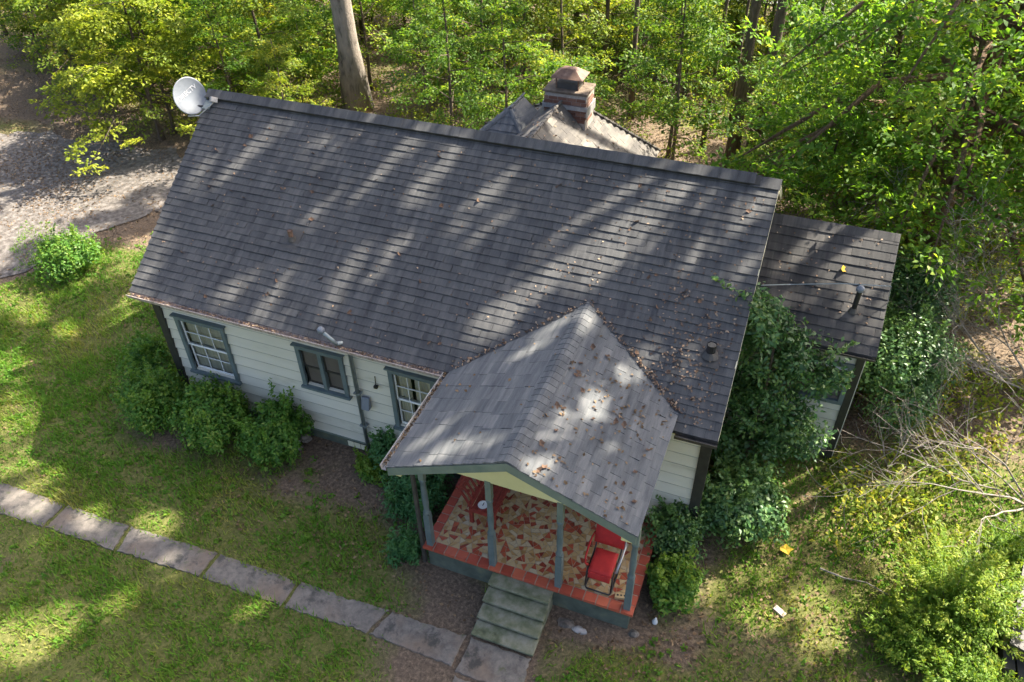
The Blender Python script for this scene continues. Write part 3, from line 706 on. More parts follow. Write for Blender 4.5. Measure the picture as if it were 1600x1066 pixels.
# barge boards on the front, gable panel between the columns' heads, beams, ceiling
for (xa, za, xb, zb) in ((PXL, PZL, PX - .001, PZ), (PX + .001, PZ, PXR, PZR)):
    b = MB(); b.hexa([(xa, PF - .028, za - .17), (xb, PF - .028, zb - .17), (xb, PF - .002, zb - .17), (xa, PF - .002, za - .17), (xa, PF - .028, za - .015), (xb, PF - .028, zb - .015), (xb, PF - .002, zb - .015), (xa, PF - .002, za - .015)])
    b.build('barge_board', 'fascia', proof)
GY = -1.90; BZ = 2.66
b = MB(); b.prism([(PXL + .12, GY, BZ), (PXR - .12, GY, BZ), (PXR - .12, GY, porch_z(PXR - .12) - .085), (PX, GY, PZ - .085), (PXL + .12, GY, porch_z(PXL + .12) - .085)], (0, .05, 0)); b.build('gable_panel', 'gable', proof)
b = MB(); b.hexa([(PXL + .05, PF + .0, PZL - .15), (PXL + .2, PF, PZL - .15), (PXL + .2, -.1, PZL - .15), (PXL + .05, -.1, PZL - .15), (PXL + .05, PF, PZL - .07), (PXL + .2, PF, PZL - .03), (PXL + .2, -.1, PZL - .03), (PXL + .05, -.1, PZL - .07)]); b.build('side_beam', 'gable', proof)
b = MB(); b.box(PXR - .2, PXR - .05, PF, -.1, PZR - .2, PZR - .085); b.build('side_beam', 'gable', proof)
b = MB(); b.box(PXL + .2, PXR - .2, GY + .06, -.06, BZ + .06, BZ + .09); b.build('porch_ceiling', 'gable', proof)
for sx in (0, 1):
    xx = PXL + .06 if sx == 0 else PXR - .11; b = MB(); b.prism([(xx, GY, BZ), (xx, -.06, BZ), (xx, -.06, BZ + .42), (xx, GY, BZ + .42)], (.05, 0, 0)); b.build('side_header', 'gable', proof)
pg = gutter((PXL - .025, PF - .02, PZL - .005), (PXL - .025, -EO - .03, PZL - .005), (-1, 0, 0), 'flash', house, .09, .07)
b = MB(); b.tube([(PXL - .06, PF + .14, PZL - .08), (PXL - .02, PF + .3, PZL - .28), (PXL + .03, GY - .02, PZL - .45), (PXL + .03, GY - .02, .05)], .04, 4); b.build('downspout', 'gutter_dark', house)

# porch floor
FX0, FX1, FY0, FZ = 7.20, 10.88, -1.97, .55
b = MB(); b.box(FX0 + .07, FX1 - .07, FY0 + .07, -.0, -.15, FZ - .06); base = b.build('porch_base', 'found', house)
b = MB(); b.box(FX0 + .01, FX1 - .01, FY0 + .01, -.0, FZ - .058, FZ - .008); pfloor = b.build('porch_floor', 'grout', house)
def tile(x0, x1, y0, y1, z0, z1, material, nm='border_tile'):
    b = MB(); d = .004; b.hexa([(x0, y0, z0), (x1, y0, z0), (x1, y1, z0), (x0, y1, z0), (x0 + d, y0 + d, z1), (x1 - d, y0 + d, z1), (x1 - d, y1 - d, z1), (x0 + d, y1 - d, z1)]); return b.build(nm, material, pfloor)
BW = .17; n = 18; tw = (FX1 - FX0) / n
for i in range(n): tile(FX0 + i * tw + .006, FX0 + (i + 1) * tw - .006, FY0, FY0 + BW, FZ - .055, FZ + R.uniform(-.002, .002), 'brick_tile')
n = 9; tl = (-FY0 - BW - .02) / n
for i in range(n):
    for xa in (FX0, FX1 - BW): tile(xa, xa + BW, FY0 + BW + i * tl + .006, FY0 + BW + (i + 1) * tl - .006, FZ - .055, FZ + R.uniform(-.002, .002), 'brick_tile')
# broken tile paving: clipped cells round scattered sites
def clip(poly, p, nrm):
    out = []
    for i in range(len(poly)):
        a, b = poly[i], poly[(i + 1) % len(poly)]; da = (a[0] - p[0]) * nrm[0] + (a[1] - p[1]) * nrm[1]; db = (b[0] - p[0]) * nrm[0] + (b[1] - p[1]) * nrm[1]
        if da <= 0: out.append(a)
        if da * db < 0: t = da / (da - db); out.append((a[0] + (b[0] - a[0]) * t, a[1] + (b[1] - a[1]) * t))
    return out
ax0, ax1, ay0, ay1 = FX0 + BW + .006, FX1 - BW - .006, FY0 + BW + .006, -.01
rs = random.Random(5); shards = [[(ax0, ay0), (ax1, ay0), (ax1, ay1), (ax0, ay1)]]
def area(p): return abs(sum(p[i][0] * p[(i + 1) % len(p)][1] - p[(i + 1) % len(p)][0] * p[i][1] for i in range(len(p)))) / 2
while len(shards) < 820:
    shards.sort(key=lambda p: -area(p) * (1 + .0 * len(p))); k = rs.randrange(min(12, len(shards))); p = shards.pop(k)
    cx_ = sum(q[0] for q in p) / len(p); cy_ = sum(q[1] for q in p) / len(p)
    pq = np.array([(np.array(p[i_]) * (1 - t_) + np.array(p[(i_ + 1) % len(p)]) * t_) for i_ in range(len(p)) for t_ in np.linspace(0, .9, 8)]); ev, evec = np.linalg.eigh(np.cov((pq - pq.mean(0)).T))
    an = math.atan2(evec[1, 1], evec[0, 1]) + rs.gauss(0, .38); nr = (math.cos(an), math.sin(an)); w_ = .14 * math.sqrt(area(p)); c_ = (cx_ + rs.uniform(-w_, w_), cy_ + rs.uniform(-w_, w_))
    A_ = clip(p, c_, nr); B_ = clip(p, c_, (-nr[0], -nr[1]))
    if len(A_) < 3 or len(B_) < 3 or min(area(A_), area(B_)) < .0015: shards.append(p); continue
    shards += [A_, B_]
def inset(p, d):
    c = (sum(q[0] for q in p) / len(p), sum(q[1] for q in p) / len(p)); r = p
    for i in range(len(p)):
        a_, b_ = p[i], p[(i + 1) % len(p)]; ex, ey = b_[0] - a_[0], b_[1] - a_[1]; l_ = math.hypot(ex, ey)
        if l_ < 1e-6: continue
        n_ = (ey / l_, -ex / l_)
        if (c[0] - a_[0]) * n_[0] + (c[1] - a_[1]) * n_[1] > 0: n_ = (-n_[0], -n_[1])
        r = clip(r, (a_[0] - n_[0] * d, a_[1] - n_[1] * d), n_)
        if len(r) < 3: break
    return r
shards = [(q, (sum(v[0] for v in q) / len(q), sum(v[1] for v in q) / len(q))) for q in (inset(p, .0042) for p in shards) if len(q) > 2]
shards.sort(key=lambda q: q[1][1]); rest_red, rest_tan = MB(), MB()
for i, (poly, s) in enumerate(shards):
    z1 = FZ - .001 + rs.uniform(-.003, .002)
    b = MB(); n = len(poly); c = (sum(p[0] for p in poly) / n, sum(p[1] for p in poly) / n)
    b.add([(p[0], p[1], FZ - .02) for p in poly] + [(p[0] + (c[0] - p[0]) * .03, p[1] + (c[1] - p[1]) * .03, z1) for p in poly], [(i2, (i2 + 1) % n, n + (i2 + 1) % n, n + i2) for i2 in range(n)] + [tuple(range(n, 2 * n))])
    red = rs.random() < .24 + .1 * sstep(8.2, 9.8, s[0])
    if i < 300: b.build('broken_tile', 'red_tile' if red else 'tan_tile', pfloor)
    else: (rest_red if red else rest_tan).add(b.v, b.f, rs.random())
for bb, mm in ((rest_red, 'red_tile'), (rest_tan, 'tan_tile')): o = bb.build('broken_tile_field', mm, pfloor); o['kind'] = 'stuff'
# turned columns
for i in range(4):
    x = FX0 + .12 + (FX1 - FX0 - .24) * i / 3; y = FY0 + .11; w = .053
    b = MB(); b.box(x - w, x + w, y - w, y + w, FZ, FZ + .78); b.hexa([(x - w, y - w, FZ + .78), (x + w, y - w, FZ + .78), (x + w, y + w, FZ + .78), (x - w, y + w, FZ + .78), (x - .05, y - .05, FZ + .82), (x + .05, y - .05, FZ + .82), (x + .05, y + .05, FZ + .82), (x - .05, y + .05, FZ + .82)])
    colm = b.build('porch_column', 'trim', house)
    b = MB(); b.lathe([(.05, .82), (.062, .84), (.062, .87), (.042, .90), (.046, .98), (.053, 1.15), (.047, 1.45), (.042, 1.6), (.056, 1.62), (.056, 1.65), (.045, 1.68)], (x, y, FZ), 14); b.build('shaft', 'trim', colm, smooth=True)
    b = MB(); b.box(x - w * .9, x + w * .9, y - w * .9, y + w * .9, FZ + 1.68, BZ + .02); b.build('column_head', 'fascia', colm)

# ---- annex on the right
AX0, AX1, AYE, AZE, AYR, AZR = XR - .1, 13.64, 2.53, 3.09, 4.43, 4.33
AS = (AZR - AZE) / (AYR - AYE); AA = math.atan(AS)
annex_z = lambda y: AZE + AS * (y - AYE)
b = MB(); slab_quad(b, [(AX0, AYE, AZE), (AX1, AYE, AZE), (AX1, AYR, AZR), (AX0, AYR, AZR)], .08); slab_quad(b, [(AX0, AYR + .001, AZR), (AX1, AYR + .001, AZR), (AX1, 2 * AYR - AYE, AZE), (AX0, 2 * AYR - AYE, AZE)], .08)
aroof = b.build('annex_roof', 'deck', house)
AL = math.hypot(AYR - AYE, AZR - AZE)
shingle_plane(aroof, (AX0, AYE - .02, AZE - .008), (1, 0, 0), (0, math.cos(AA), math.sin(AA)), lambda a, c: (0, AX1 - AX0 + .02), 13, AL / 13, .31, 'shingle_annex', 120)
shingle_plane(aroof, (AX1, 2 * AYR - AYE + .02, AZE - .008), (-1, 0, 0), (0, -math.cos(AA), math.sin(AA)), lambda a, c: (0, AX1 - AX0), 13, AL / 13, .31, 'shingle_annex', 0)
x = AX0
while x < AX1:
    b = MB(); q = [(x, AYR - .13, AZR - .13 * AS + .022), (x, AYR, AZR + .03), (x, AYR + .13, AZR - .13 * AS + .022)]; l = min(.3, AX1 + .02 - x); q2 = [(x + l, p[1], p[2] - .004) for p in q]
    b.add([*q, *q2], [(0, 3, 4, 1), (1, 4, 5, 2)]); b.add([Vector(p) - Vector((0, 0, .012)) for p in q + q2], [(0, 1, 4, 3), (1, 2, 5, 4)]); b.build('ridge_cap', 'shingle_annex', aroof); x += .27
rake_board(0, (AX1 - .002, AYE, AZE - .012), (AX1 - .002, AYR, AZR - .012), 'darkboard', aroof, dep=.13); rake_board(0, (AX1 - .002, 2 * AYR - AYE, AZE - .012), (AX1 - .002, AYR + .003, AZR - .012), 'darkboard', aroof, dep=.13)
AWX, AWY = 13.5, 2.83; AW = (12.5, 13.34, 1.72, 2.52)
b = MB()
for a, c, d, e in cut([(WX1 + .05, AWX, .45, 3.14)], AW): b.box(a, c, AWY + .02, AWY + .12, d, e)
awall = b.build('annex_wall', 'siding', house); siding(WX1 + .05, AWX - .02, .46, 3.1, [AW], AWY + .02, -1, awall)
ab = 2 * AYR - AWY
b = MB(); b.prism([(AWX - .1, AWY + .13, .45), (AWX - .1, ab, .45), (AWX - .1, ab, annex_z(AWY) - .09), (AWX - .1, AYR, AZR - .09), (AWX - .1, AWY + .13, annex_z(AWY + .13) - .09)], (.09, 0, 0)); asw = b.build('annex_side_wall', 'siding', house)
def atop(z):
    if z <= annex_z(AWY) - .1: return (AWY, ab)
    q = (z + .1 - AZE) / AS + AYE; return (q, 2 * AYR - q)
siding(AWY + .02, ab - .02, .46, AZR - .2, [], AWX - .01, 1, asw, axis='y', top=atop)
b = MB(); b.box(WX1, AWX - .12, ab - .1, ab, .45, 3.1); b.build('annex_back_wall', 'siding', house)
b = MB(); b.box(WX1 + .03, AWX - .03, AWY + .03, ab - .03, -.1, .45); b.build('annex_foundation', 'found', house)
b = MB(); b.box(AWX - .08, AWX + .05, AWY - .04, AWY + .09, .15, 3.06); b.build('corner_board', 'darkboard', house)
b = MB(); b.box(AWX + .052, AWX + .07, AWY + .0, AWY + .1, .2, 3.06); b.build('corner_trim', 'siding', house)
gutter((AX0 + .15, AYE - .02, AZE - .01), (AX1, AYE - .02, AZE - .01), (0, -1, 0), 'gutter_dark', house, .08, .05)
b = MB(); x0, x1, z0, z1 = AW; t = .08
b.box(x0 - t, x0, AWY - .05, AWY + .06, z0 - t, z1 + t); b.box(x1, x1 + t, AWY - .05, AWY + .06, z0 - t, z1 + t); b.box(x0, x1, AWY - .05, AWY + .06, z1, z1 + t); b.box(x0, x1, AWY - .05, AWY + .06, z0 - t, z0)
aw = b.build('window', 'trim', house)
b = MB(); b.box(x0, x1, AWY + .2, AWY + .22, z0, z1); b.build('window_recess', 'dark', aw)
for i in range(7):
    z = z0 + .03 + (z1 - z0 - .05) * i / 6.5; b = MB(); b.hexa([(x0, AWY - .03, z), (x1, AWY - .03, z), (x1, AWY - .015, z), (x0, AWY - .015, z), (x0, AWY + .04, z + .06), (x1, AWY + .04, z + .06), (x1, AWY + .055, z + .06), (x0, AWY + .055, z + .06)]); b.build('louver', 'screen' if i < 6 else 'white', aw)
vent_pipe(13.15, 3.12, .42, .045, 'blackmetal', aroof, .02, zf=annex_z, cap='dish')
b = MB(); b.tube([(11.6, 2.6, 4.0), (12.06, 3.0, 3.86), (12.9, 3.15, 3.98), (13.62, 3.3, 4.0), (13.66, 3.34, 3.62)], .008, 5); tag(b.build('overhead_wire', 'galv', origin=(13, 3, 4)), 'thin grey wire strung low over the small annex roof', 'wire')

# ---- hipped wing behind with brick chimney
hx0, hx1, hy0, hy1, hz, ax_, ay_, az_ = 4.0, 8.52, 4.9, 8.68, 3.12, 6.75, 6.72, 5.0
b = MB(); ap = (ax_, ay_, az_); fy = 4.25; rf = (ax_, fy, az_); c4 = [(hx0, fy, hz), (hx1, fy, hz), (hx1, hy1, hz), (hx0, hy1, hz)]
b.add([*c4, ap, rf], [(1, 2, 4, 5), (2, 3, 4), (3, 0, 5, 4), (3, 2, 1, 0), (0, 1, 5)]); wroof = b.build('wing_roof', 'deck', house)
def hip_facet(pa, pb, apexes, mtl='shingle_wing'):
    """trapezoid or triangle facet from eave pa-pb up to the ridge points apexes"""
    pa, pb = Vector(pa), Vector(pb); A = [Vector(p) for p in apexes]; r = (pb - pa); W = r.length; r.normalize()
    s0 = (A[0] - pa).dot(r); s1 = (A[-1] - pa).dot(r); u = A[0] - (pa + r * s0); Ls = u.length; u.normalize(); nrow = int(Ls / .17)
    shingle_plane(wroof, pa - u * .02, r, u, lambda v0, v1: (s0 * v0 / Ls, W - (W - s1) * v0 / Ls), nrow, Ls / nrow, .31, mtl, 0)
hip_facet(c4[1], c4[2], [rf, ap]); hip_facet(c4[2], c4[3], [ap]); hip_facet(c4[3], c4[0], [ap, rf])
def hip_caps(p0, p1, parent, mtl, w=.13, step=.2):
    p0, p1 = Vector(p0), Vector(p1); L = (p1 - p0).length; d = (p1 - p0) / L; side = d.cross(Vector((0, 0, 1))).normalized(); t = 0
    while t < L - .08:
        a = p0 + d * t; b = MB(); b.tube([a, a + d * (step + .03)], [w * .52, w * .42], 8, flat=.55); b.build('hip_cap', mtl, parent); t += step
for c in c4[2:]: hip_caps(c, ap, wroof, 'shingle_wing')
hip_caps(rf, ap, wroof, 'shingle_wing')
pk = Vector((5.82, 5.85, 4.95))     # little hipped return in front of it
b = MB(); q = [Vector((4.7, 4.75, 3.95)), Vector((6.95, 4.75, 3.95)), Vector((6.95, 6.6, 3.95)), Vector((4.7, 6.6, 3.95)), Vector((5.82, 6.6, 4.95))]
b.add([*q, pk], [(0, 1, 5), (1, 2, 4, 5), (3, 0, 5, 4), (0, 3, 2, 1), (2, 3, 4)]); cr = b.build('return_roof', 'shingle_porch', house)
r_ = (q[1] - q[0]); W_ = r_.length; r_.normalize(); s_ = (pk - q[0]).dot(r_); u_ = pk - (q[0] + r_ * s_); L_ = u_.length; u_.normalize()
shingle_plane(cr, q[0] - u_ * .01, r_, u_, lambda a, c: (s_ * a / L_, W_ - (W_ - s_) * a / L_), 9, L_ / 9, .28, 'shingle_porch', 60)
hip_caps(q[0], pk, cr, 'shingle_porch', .11); hip_caps(q[1], pk, cr, 'shingle_porch', .11); hip_caps(pk, q[4], cr, 'shingle_porch', .11)
b = MB(); b.box(hx0 + .35, hx1 - .3, 6, hy1 - .3, .0, hz); b.build('wing_wall', 'siding', house)
# chimney
CX0, CX1, CY0, CY1, CZ0, CZ1 = 6.38, 7.32, 6.42, 7.02, 4.2, 5.24
b = MB(); b.box(CX0 + .012, CX1 - .012, CY0 + .012, CY1 - .012, CZ0, CZ1 - .01); chim = b.build('chimney', 'mortar', house)
bl, bh, bd = .205, .065, .09; nz = int((CZ1 - .1 - CZ0) / (bh + .011))
mb = MB(); mb.box(0, 1, 0, 1, 0, 1); bmesh_shared = mb.mesh('brick')
def brick(x0, x1, y0, y1, z):
    o = link('brick', bmesh_shared, 'brick', chim); o.matrix_basis = frame(Vector((x0, y0, z)) - WO[chim], (1, 0, 0), (0, 1, 0), (0, 0, 1), x1 - x0, y1 - y0, bh)
for k in range(nz):
    z = CZ0 + k * (bh + .011)
    if z < 4.55: continue
    for (fy0, fy1) in ((CY0 + R.uniform(-.003, .003), CY0 + bd), (CY1 - bd, CY1)):
        x = CX0 - (bl / 2 if k % 2 else 0)
        while x < CX1 - .01:
            a, c = max(x, CX0), min(x + bl, CX1)
            if c - a > .04: brick(a, c - .011, fy0, fy1, z)
            x += bl
    for (fx0, fx1) in ((CX0, CX0 + bd), (CX1 - bd - .011, CX1 - .011)):
        y = CY0 + bd + .012
        while y < CY1 - bd - .05:
            c = min(y + bl, CY1 - bd); brick(fx0, fx1, y, c - .011, z); y += bl
b = MB(); b.box(CX0 - .025, CX1 + .015, CY0 - .025, CY1 + .025, CZ1 - .06, CZ1); b.build('chimney_crown', 'tanstone', chim, bevel=.015)
b = MB(); b.box(CX0 - .03, CX1 + .03, CY0 - .035, CY0 - .012, 4.86, 4.95); b.prism([(CX0 - .03, CY0 - .012, 4.82), (CX0 - .03, CY1, 4.82), (CX0 - .03, CY1, 4.98), (CX0 - .03, CY0 - .012, 4.98)], (.02, 0, 0)); b.prism([(CX1 + .0, CY0 - .012, 4.72), (CX1 + .0, CY1, 4.72), (CX1 + .0, CY1, 4.92), (CX1 + .0, CY0 - .012, 4.92)], (.025, 0, 0)); b.build('chimney_flashing', 'flash', chim)
mx, my = (CX0 + CX1) / 2, (CY0 + CY1) / 2
b = MB(); b.box(mx - .24, mx + .24, my - .17, my + .17, CZ1, CZ1 + .12); b.build('flue', 'gutter_dark', chim)
for sx in (-1, 1):
    for sy in (-1, 1): b = MB(); b.box(mx + sx * .24 - .012, mx + sx * .24 + .012, my + sy * .18 - .012, my + sy * .18 + .012, CZ1, CZ1 + .24); b.build('cap_leg', 'rust', chim)
b = MB(); q = [(mx - .36, my - .28, CZ1 + .24), (mx + .36, my - .28, CZ1 + .24), (mx + .36, my + .28, CZ1 + .24), (mx - .36, my + .28, CZ1 + .24), (mx - .14, my - .08, CZ1 + .40), (mx + .14, my - .08, CZ1 + .40), (mx + .14, my + .08, CZ1 + .40), (mx - .14, my + .08, CZ1 + .40)]; b.hexa(q); b.build('chimney_cap', 'rust', chim, bevel=.01)

# ------------------------------------------------------------------ steps, porch furniture, dish
SX0, SX1 = 8.5, 9.56
steps = empty('concrete_steps', (9.03, -2.4, 0), 'mossy concrete steps leading up to the red tiled porch', 'steps')
for i in range(4):
    z = .47 - i * .118; y1 = -1.93 - i * .245; b = MB()
    b.box(SX0 + .02, SX1 - .02, y1 - .225, y1 + .02, -.15, z - .052); b.hexa([(SX0 - R.uniform(0, .012), y1 - .262, z - .05), (SX1 + R.uniform(0, .012), y1 - .262 + R.uniform(-.008, .008), z - .05), (SX1, y1 + .015, z - .05), (SX0, y1 + .015, z - .05), (SX0, y1 - .262, z), (SX1, y1 - .262, z), (SX1, y1 + .015, z), (SX0, y1 + .015, z)]); b.build('step', 'step', steps, bevel=.014)

bench = empty('bench', (7.9, -.6, FZ), 'dark red slatted wooden bench along the left porch edge', 'bench')
by0, by1 = -1.22, -.12
for i in range(5): b = MB(); x = 7.82 + i * .087; b.box(x, x + .078, by0, by1, FZ + .385, FZ + .41); b.build('seat_slat', 'redwood', bench)
for (x, y) in ((7.76, by0), (8.18, by0), (7.76, by1 - .06), (8.18, by1 - .06)):
    b = MB(); b.box(x, x + .06, y, y + .06, FZ, FZ + .384); b.build('leg', 'redwood', bench)
bx = lambda z: 7.80 - (z - .4) * .5
for z in (.42, .82): b = MB(); b.hexa([(bx(z) - .02, by0, FZ + z), (bx(z) + .025, by0, FZ + z), (bx(z) + .025, by1, FZ + z), (bx(z) - .02, by1, FZ + z), (bx(z + .055) - .02, by0, FZ + z + .055), (bx(z + .055) + .025, by0, FZ + z + .055), (bx(z + .055) + .025, by1, FZ + z + .055), (bx(z + .055) - .02, by1, FZ + z + .055)]); b.build('back_rail', 'redwood', bench)
for i in range(10):
    y = by0 + i * (by1 - by0 - .05) / 9; wd = .05 if i in (0, 9) else .04; b = MB(); za, zb = .475, .82
    b.hexa([(bx(za) - .01, y, FZ + za), (bx(za) + .012, y, FZ + za), (bx(za) + .012, y + wd, FZ + za), (bx(za) - .01, y + wd, FZ + za), (bx(zb) - .01, y, FZ + zb), (bx(zb) + .012, y, FZ + zb), (bx(zb) + .012, y + wd, FZ + zb), (bx(zb) - .01, y + wd, FZ + zb)]); b.build('back_slat', 'redwood', bench)
for y in (by0, by1 - .055): b = MB(); b.box(7.82, 8.18, y, y + .055, FZ + .30, FZ + .383); b.build('apron', 'redwood', bench)
b = MB(); b.box(8.19, 8.23, by0 + .062, by1 - .062, FZ + .30, FZ + .383); b.build('front_apron', 'redwood', bench)
plate = empty('round_dish', (7.98, -1.10, FZ + .412), 'small round white dish lying on the red bench seat', 'dish')
b = MB(); b.lathe([(.05, 0), (.085, .012), (.092, .022), (.08, .018), (.01, .012)], (7.98, -1.10, FZ + .412), 24); b.build('bowl', 'white', plate, smooth=True)
b = MB(); b.box(7.975, 7.985, -1.12, -1.05, FZ + .426, FZ + .434); b.build('stick', 'blackmetal', plate)

chair = empty('porch_chair', (10.27, -1.45, FZ), 'red cushioned black tube patio chair on the right of the porch', 'chair')
r_ = .014
b = MB(); b.tube([(10.03, -1.12, FZ + .016), (10.03, -1.72, FZ + .016), (10.05, -1.76, FZ + .016), (10.43, -1.76, FZ + .016), (10.45, -1.72, FZ + .016), (10.45, -1.12, FZ + .016)], r_, 8); b.build('base_tube', 'blackmetal', chair, smooth=True)
for x in (10.03, 10.45):
    b = MB(); b.tube([(x, -1.72, FZ + .016), (x, -1.75, FZ + .1), (x, -1.70, FZ + .36), (x, -1.62, FZ + .41), (x, -1.28, FZ + .39), (x, -1.20, FZ + .44), (x, -1.06, FZ + .95)], r_, 8); b.build('side_tube', 'blackmetal', chair, smooth=True)
    o = -.045 if x < 10.2 else .045
    b = MB(); b.tube([(x, -1.60, FZ + .42), (x + o, -1.66, FZ + .52), (x + o * 1.3, -1.62, FZ + .63), (x + o * 1.5, -1.45, FZ + .66), (x + o * 1.5, -1.25, FZ + .655), (x + o, -1.13, FZ + .68)], .015, 8, flat=1.3); b.build('arm', 'greymetal' if x > 10.2 else 'redcloth', chair, smooth=True)
def cushion(name, c, ex, ey, ez, mtl, parent):   # soft slab: half extents along three axes
    bm = bmesh.new(); bmesh.ops.create_cube(bm, size=2); bmesh.ops.subdivide_edges(bm, edges=bm.edges[:], cuts=5, use_grid_fill=True)
    for v in bm.verts:
        p = v.co.copy(); w = 1 - .22 * (max(abs(p.x), abs(p.y)) ** 6); v.co = Vector(c) - WO[parent] + Vector(ex) * p.x * (1 - .04 * abs(p.z)) + Vector(ey) * p.y * (1 - .04 * abs(p.z)) + Vector(ez) * p.z * w
    me = bpy.data.meshes.new(name); bm.to_mesh(me); bm.free(); me.polygons.foreach_set('use_smooth', np.ones(len(me.polygons), bool)); o = link(name, me, mtl, parent); WO[o] = WO[parent]; return o
cushion('seat_cushion', (10.24, -1.50, FZ + .445), (.19, 0, 0), (0, .23, .012), (0, -.002, .035), 'redcloth', chair)
cushion('seat_flap', (10.24, -1.745, FZ + .38), (.18, 0, 0), (0, .01, .06), (0, .012, 0), 'redcloth', chair)
cushion('back_cushion', (10.24, -1.13, FZ + .74), (.25, 0, 0), (0, .07, .22), (0, -.03, .01), 'redcloth', chair)
b = MB(); b.tube([(10.03, -1.06, FZ + .95), (10.06, -1.05, FZ + .985), (10.42, -1.05, FZ + .985), (10.45, -1.06, FZ + .95)], r_, 8); b.build('back_tube', 'blackmetal', chair, smooth=True)
pb = empty('loose_brick', (10.62, -1.72, FZ), 'tan cored brick lying on the porch floor by the corner column', 'brick', rz=.2)
b = MB(); WO[pb] = Vector((0, 0, 0)); b.box(-.1, .1, -.05, .05, 0, .055); b.build('brick_body', 'tan_tile', pb, bevel=.005)
for i in (-1, 0, 1): b = MB(); b.lathe([(.018, 0), (.018, .002)], (i * .055, 0, .0552), 10); b.build('core_hole', 'darkboard', pb)

# satellite dish
DP = Vector((-.15, 3.2, 5.47)); vw = (Vector(CAM_POS) - DP).normalized()
dn = (vw * .86 + CAM_R * .46 + CAM_U * .12).normalized(); dup = (CAM_U - dn * CAM_U.dot(dn)).normalized(); dr = dup.cross(dn)
DL = Vector((-.02, 3.2, main_z(3.2)))
dish = empty('satellite_dish', DL, 'round grey satellite dish on the left end of the main roof ridge', 'satellite dish')
b = MB(); k = 36; ring = []
prof = [(.0, -.06), (.12, -.054), (.24, -.034), (.335, -.004), (.36, .006), (.362, -.002), (.335, -.016), (.2, -.056), (.0, -.075)]
vs = [DP + dr * rr * math.cos(2 * math.pi * j / k) * .97 + dup * rr * math.sin(2 * math.pi * j / k) * 1.04 + dn * zz for rr, zz in prof for j in range(k)]
b.add(vs, [(i * k + j, i * k + (j + 1) % k, (i + 1) * k + (j + 1) % k, (i + 1) * k + j) for i in range(len(prof) - 1) for j in range(k)]); refl = b.build('reflector', 'dish', dish, smooth=True)
tc = bpy.data.curves.new('lettering', 'FONT'); tc.body = 'DIRECTV'; tc.size = .125; tc.align_x = 'CENTER'; tc.align_y = 'CENTER'; tc.extrude = .001; tc.offset = .0015; tc.materials.append(M['dishtext'])
tmp = bpy.data.objects.new('lettering_curve', tc); COL.objects.link(tmp); bpy.context.view_layer.update(); tme = bpy.data.meshes.new_from_object(tmp.evaluated_get(bpy.context.evaluated_depsgraph_get())); bpy.data.objects.remove(tmp)
to = bpy.data.objects.new('lettering', tme); COL.objects.link(to); to.parent = refl; to['kind'] = 'stuff'
tx = (dr * math.cos(.85) + dup * math.sin(.85)); ty = dn.cross(tx); to.matrix_basis = frame(DP - DL - dr * .05 + dup * .05, tx, ty, dn)
offx, offy = (-dr * .05 + dup * .05).dot(tx), (-dr * .05 + dup * .05).dot(ty)
for v in tme.vertices: v.co.z = float(np.interp(math.hypot(v.co.x + offx, v.co.y + offy), [0, .12, .24, .335], [-.06, -.054, -.034, -.004])) + .006
ln = DP + dn * .28 + dr * .37 - dup * .03
b = MB(); b.tube([DP - dup * .40 - dn * .05, DP - dup * .36 + dr * .2 + dn * .02, ln - dup * .05], .013, 6); b.build('feed_arm', 'greymetal', dish)
b = MB(); q = dr * .075; h = dup * .055; d = dn * .04
b.hexa([ln - q - h - d, ln + q - h - d, ln + q - h + d, ln - q - h + d, ln - q + h - d, ln + q + h - d, ln + q + h + d, ln - q + h + d]); b.build('feed_horn', 'flash', dish, bevel=.012)
FT = Vector((.06, 3.36, main_z(3.36)))
b = MB(); b.tube([FT + Vector((0, 0, -.02)), DP - dn * .17 - dup * .16, DP - dn * .10], .022, 8); b.build('mast', 'blackmetal', dish)
b = MB(); b.hexa([DP - dn * .16 - dr * .05 - dup * .1, DP - dn * .16 + dr * .05 - dup * .1, DP - dn * .06 + dr * .05 - dup * .1, DP - dn * .06 - dr * .05 - dup * .1, DP - dn * .16 - dr * .05 + dup * .1, DP - dn * .16 + dr * .05 + dup * .1, DP - dn * .06 + dr * .05 + dup * .1, DP - dn * .06 - dr * .05 + dup * .1]); b.build('bracket', 'blackmetal', dish)
b = MB(); slab_quad(b, [(0, 3.27, main_z(3.27) + .03), (.18, 3.27, main_z(3.27) + .03), (.18, 3.45, main_z(3.45) + .03), (0, 3.45, main_z(3.45) + .03)], .012); b.build('foot_plate', 'galv', dish)

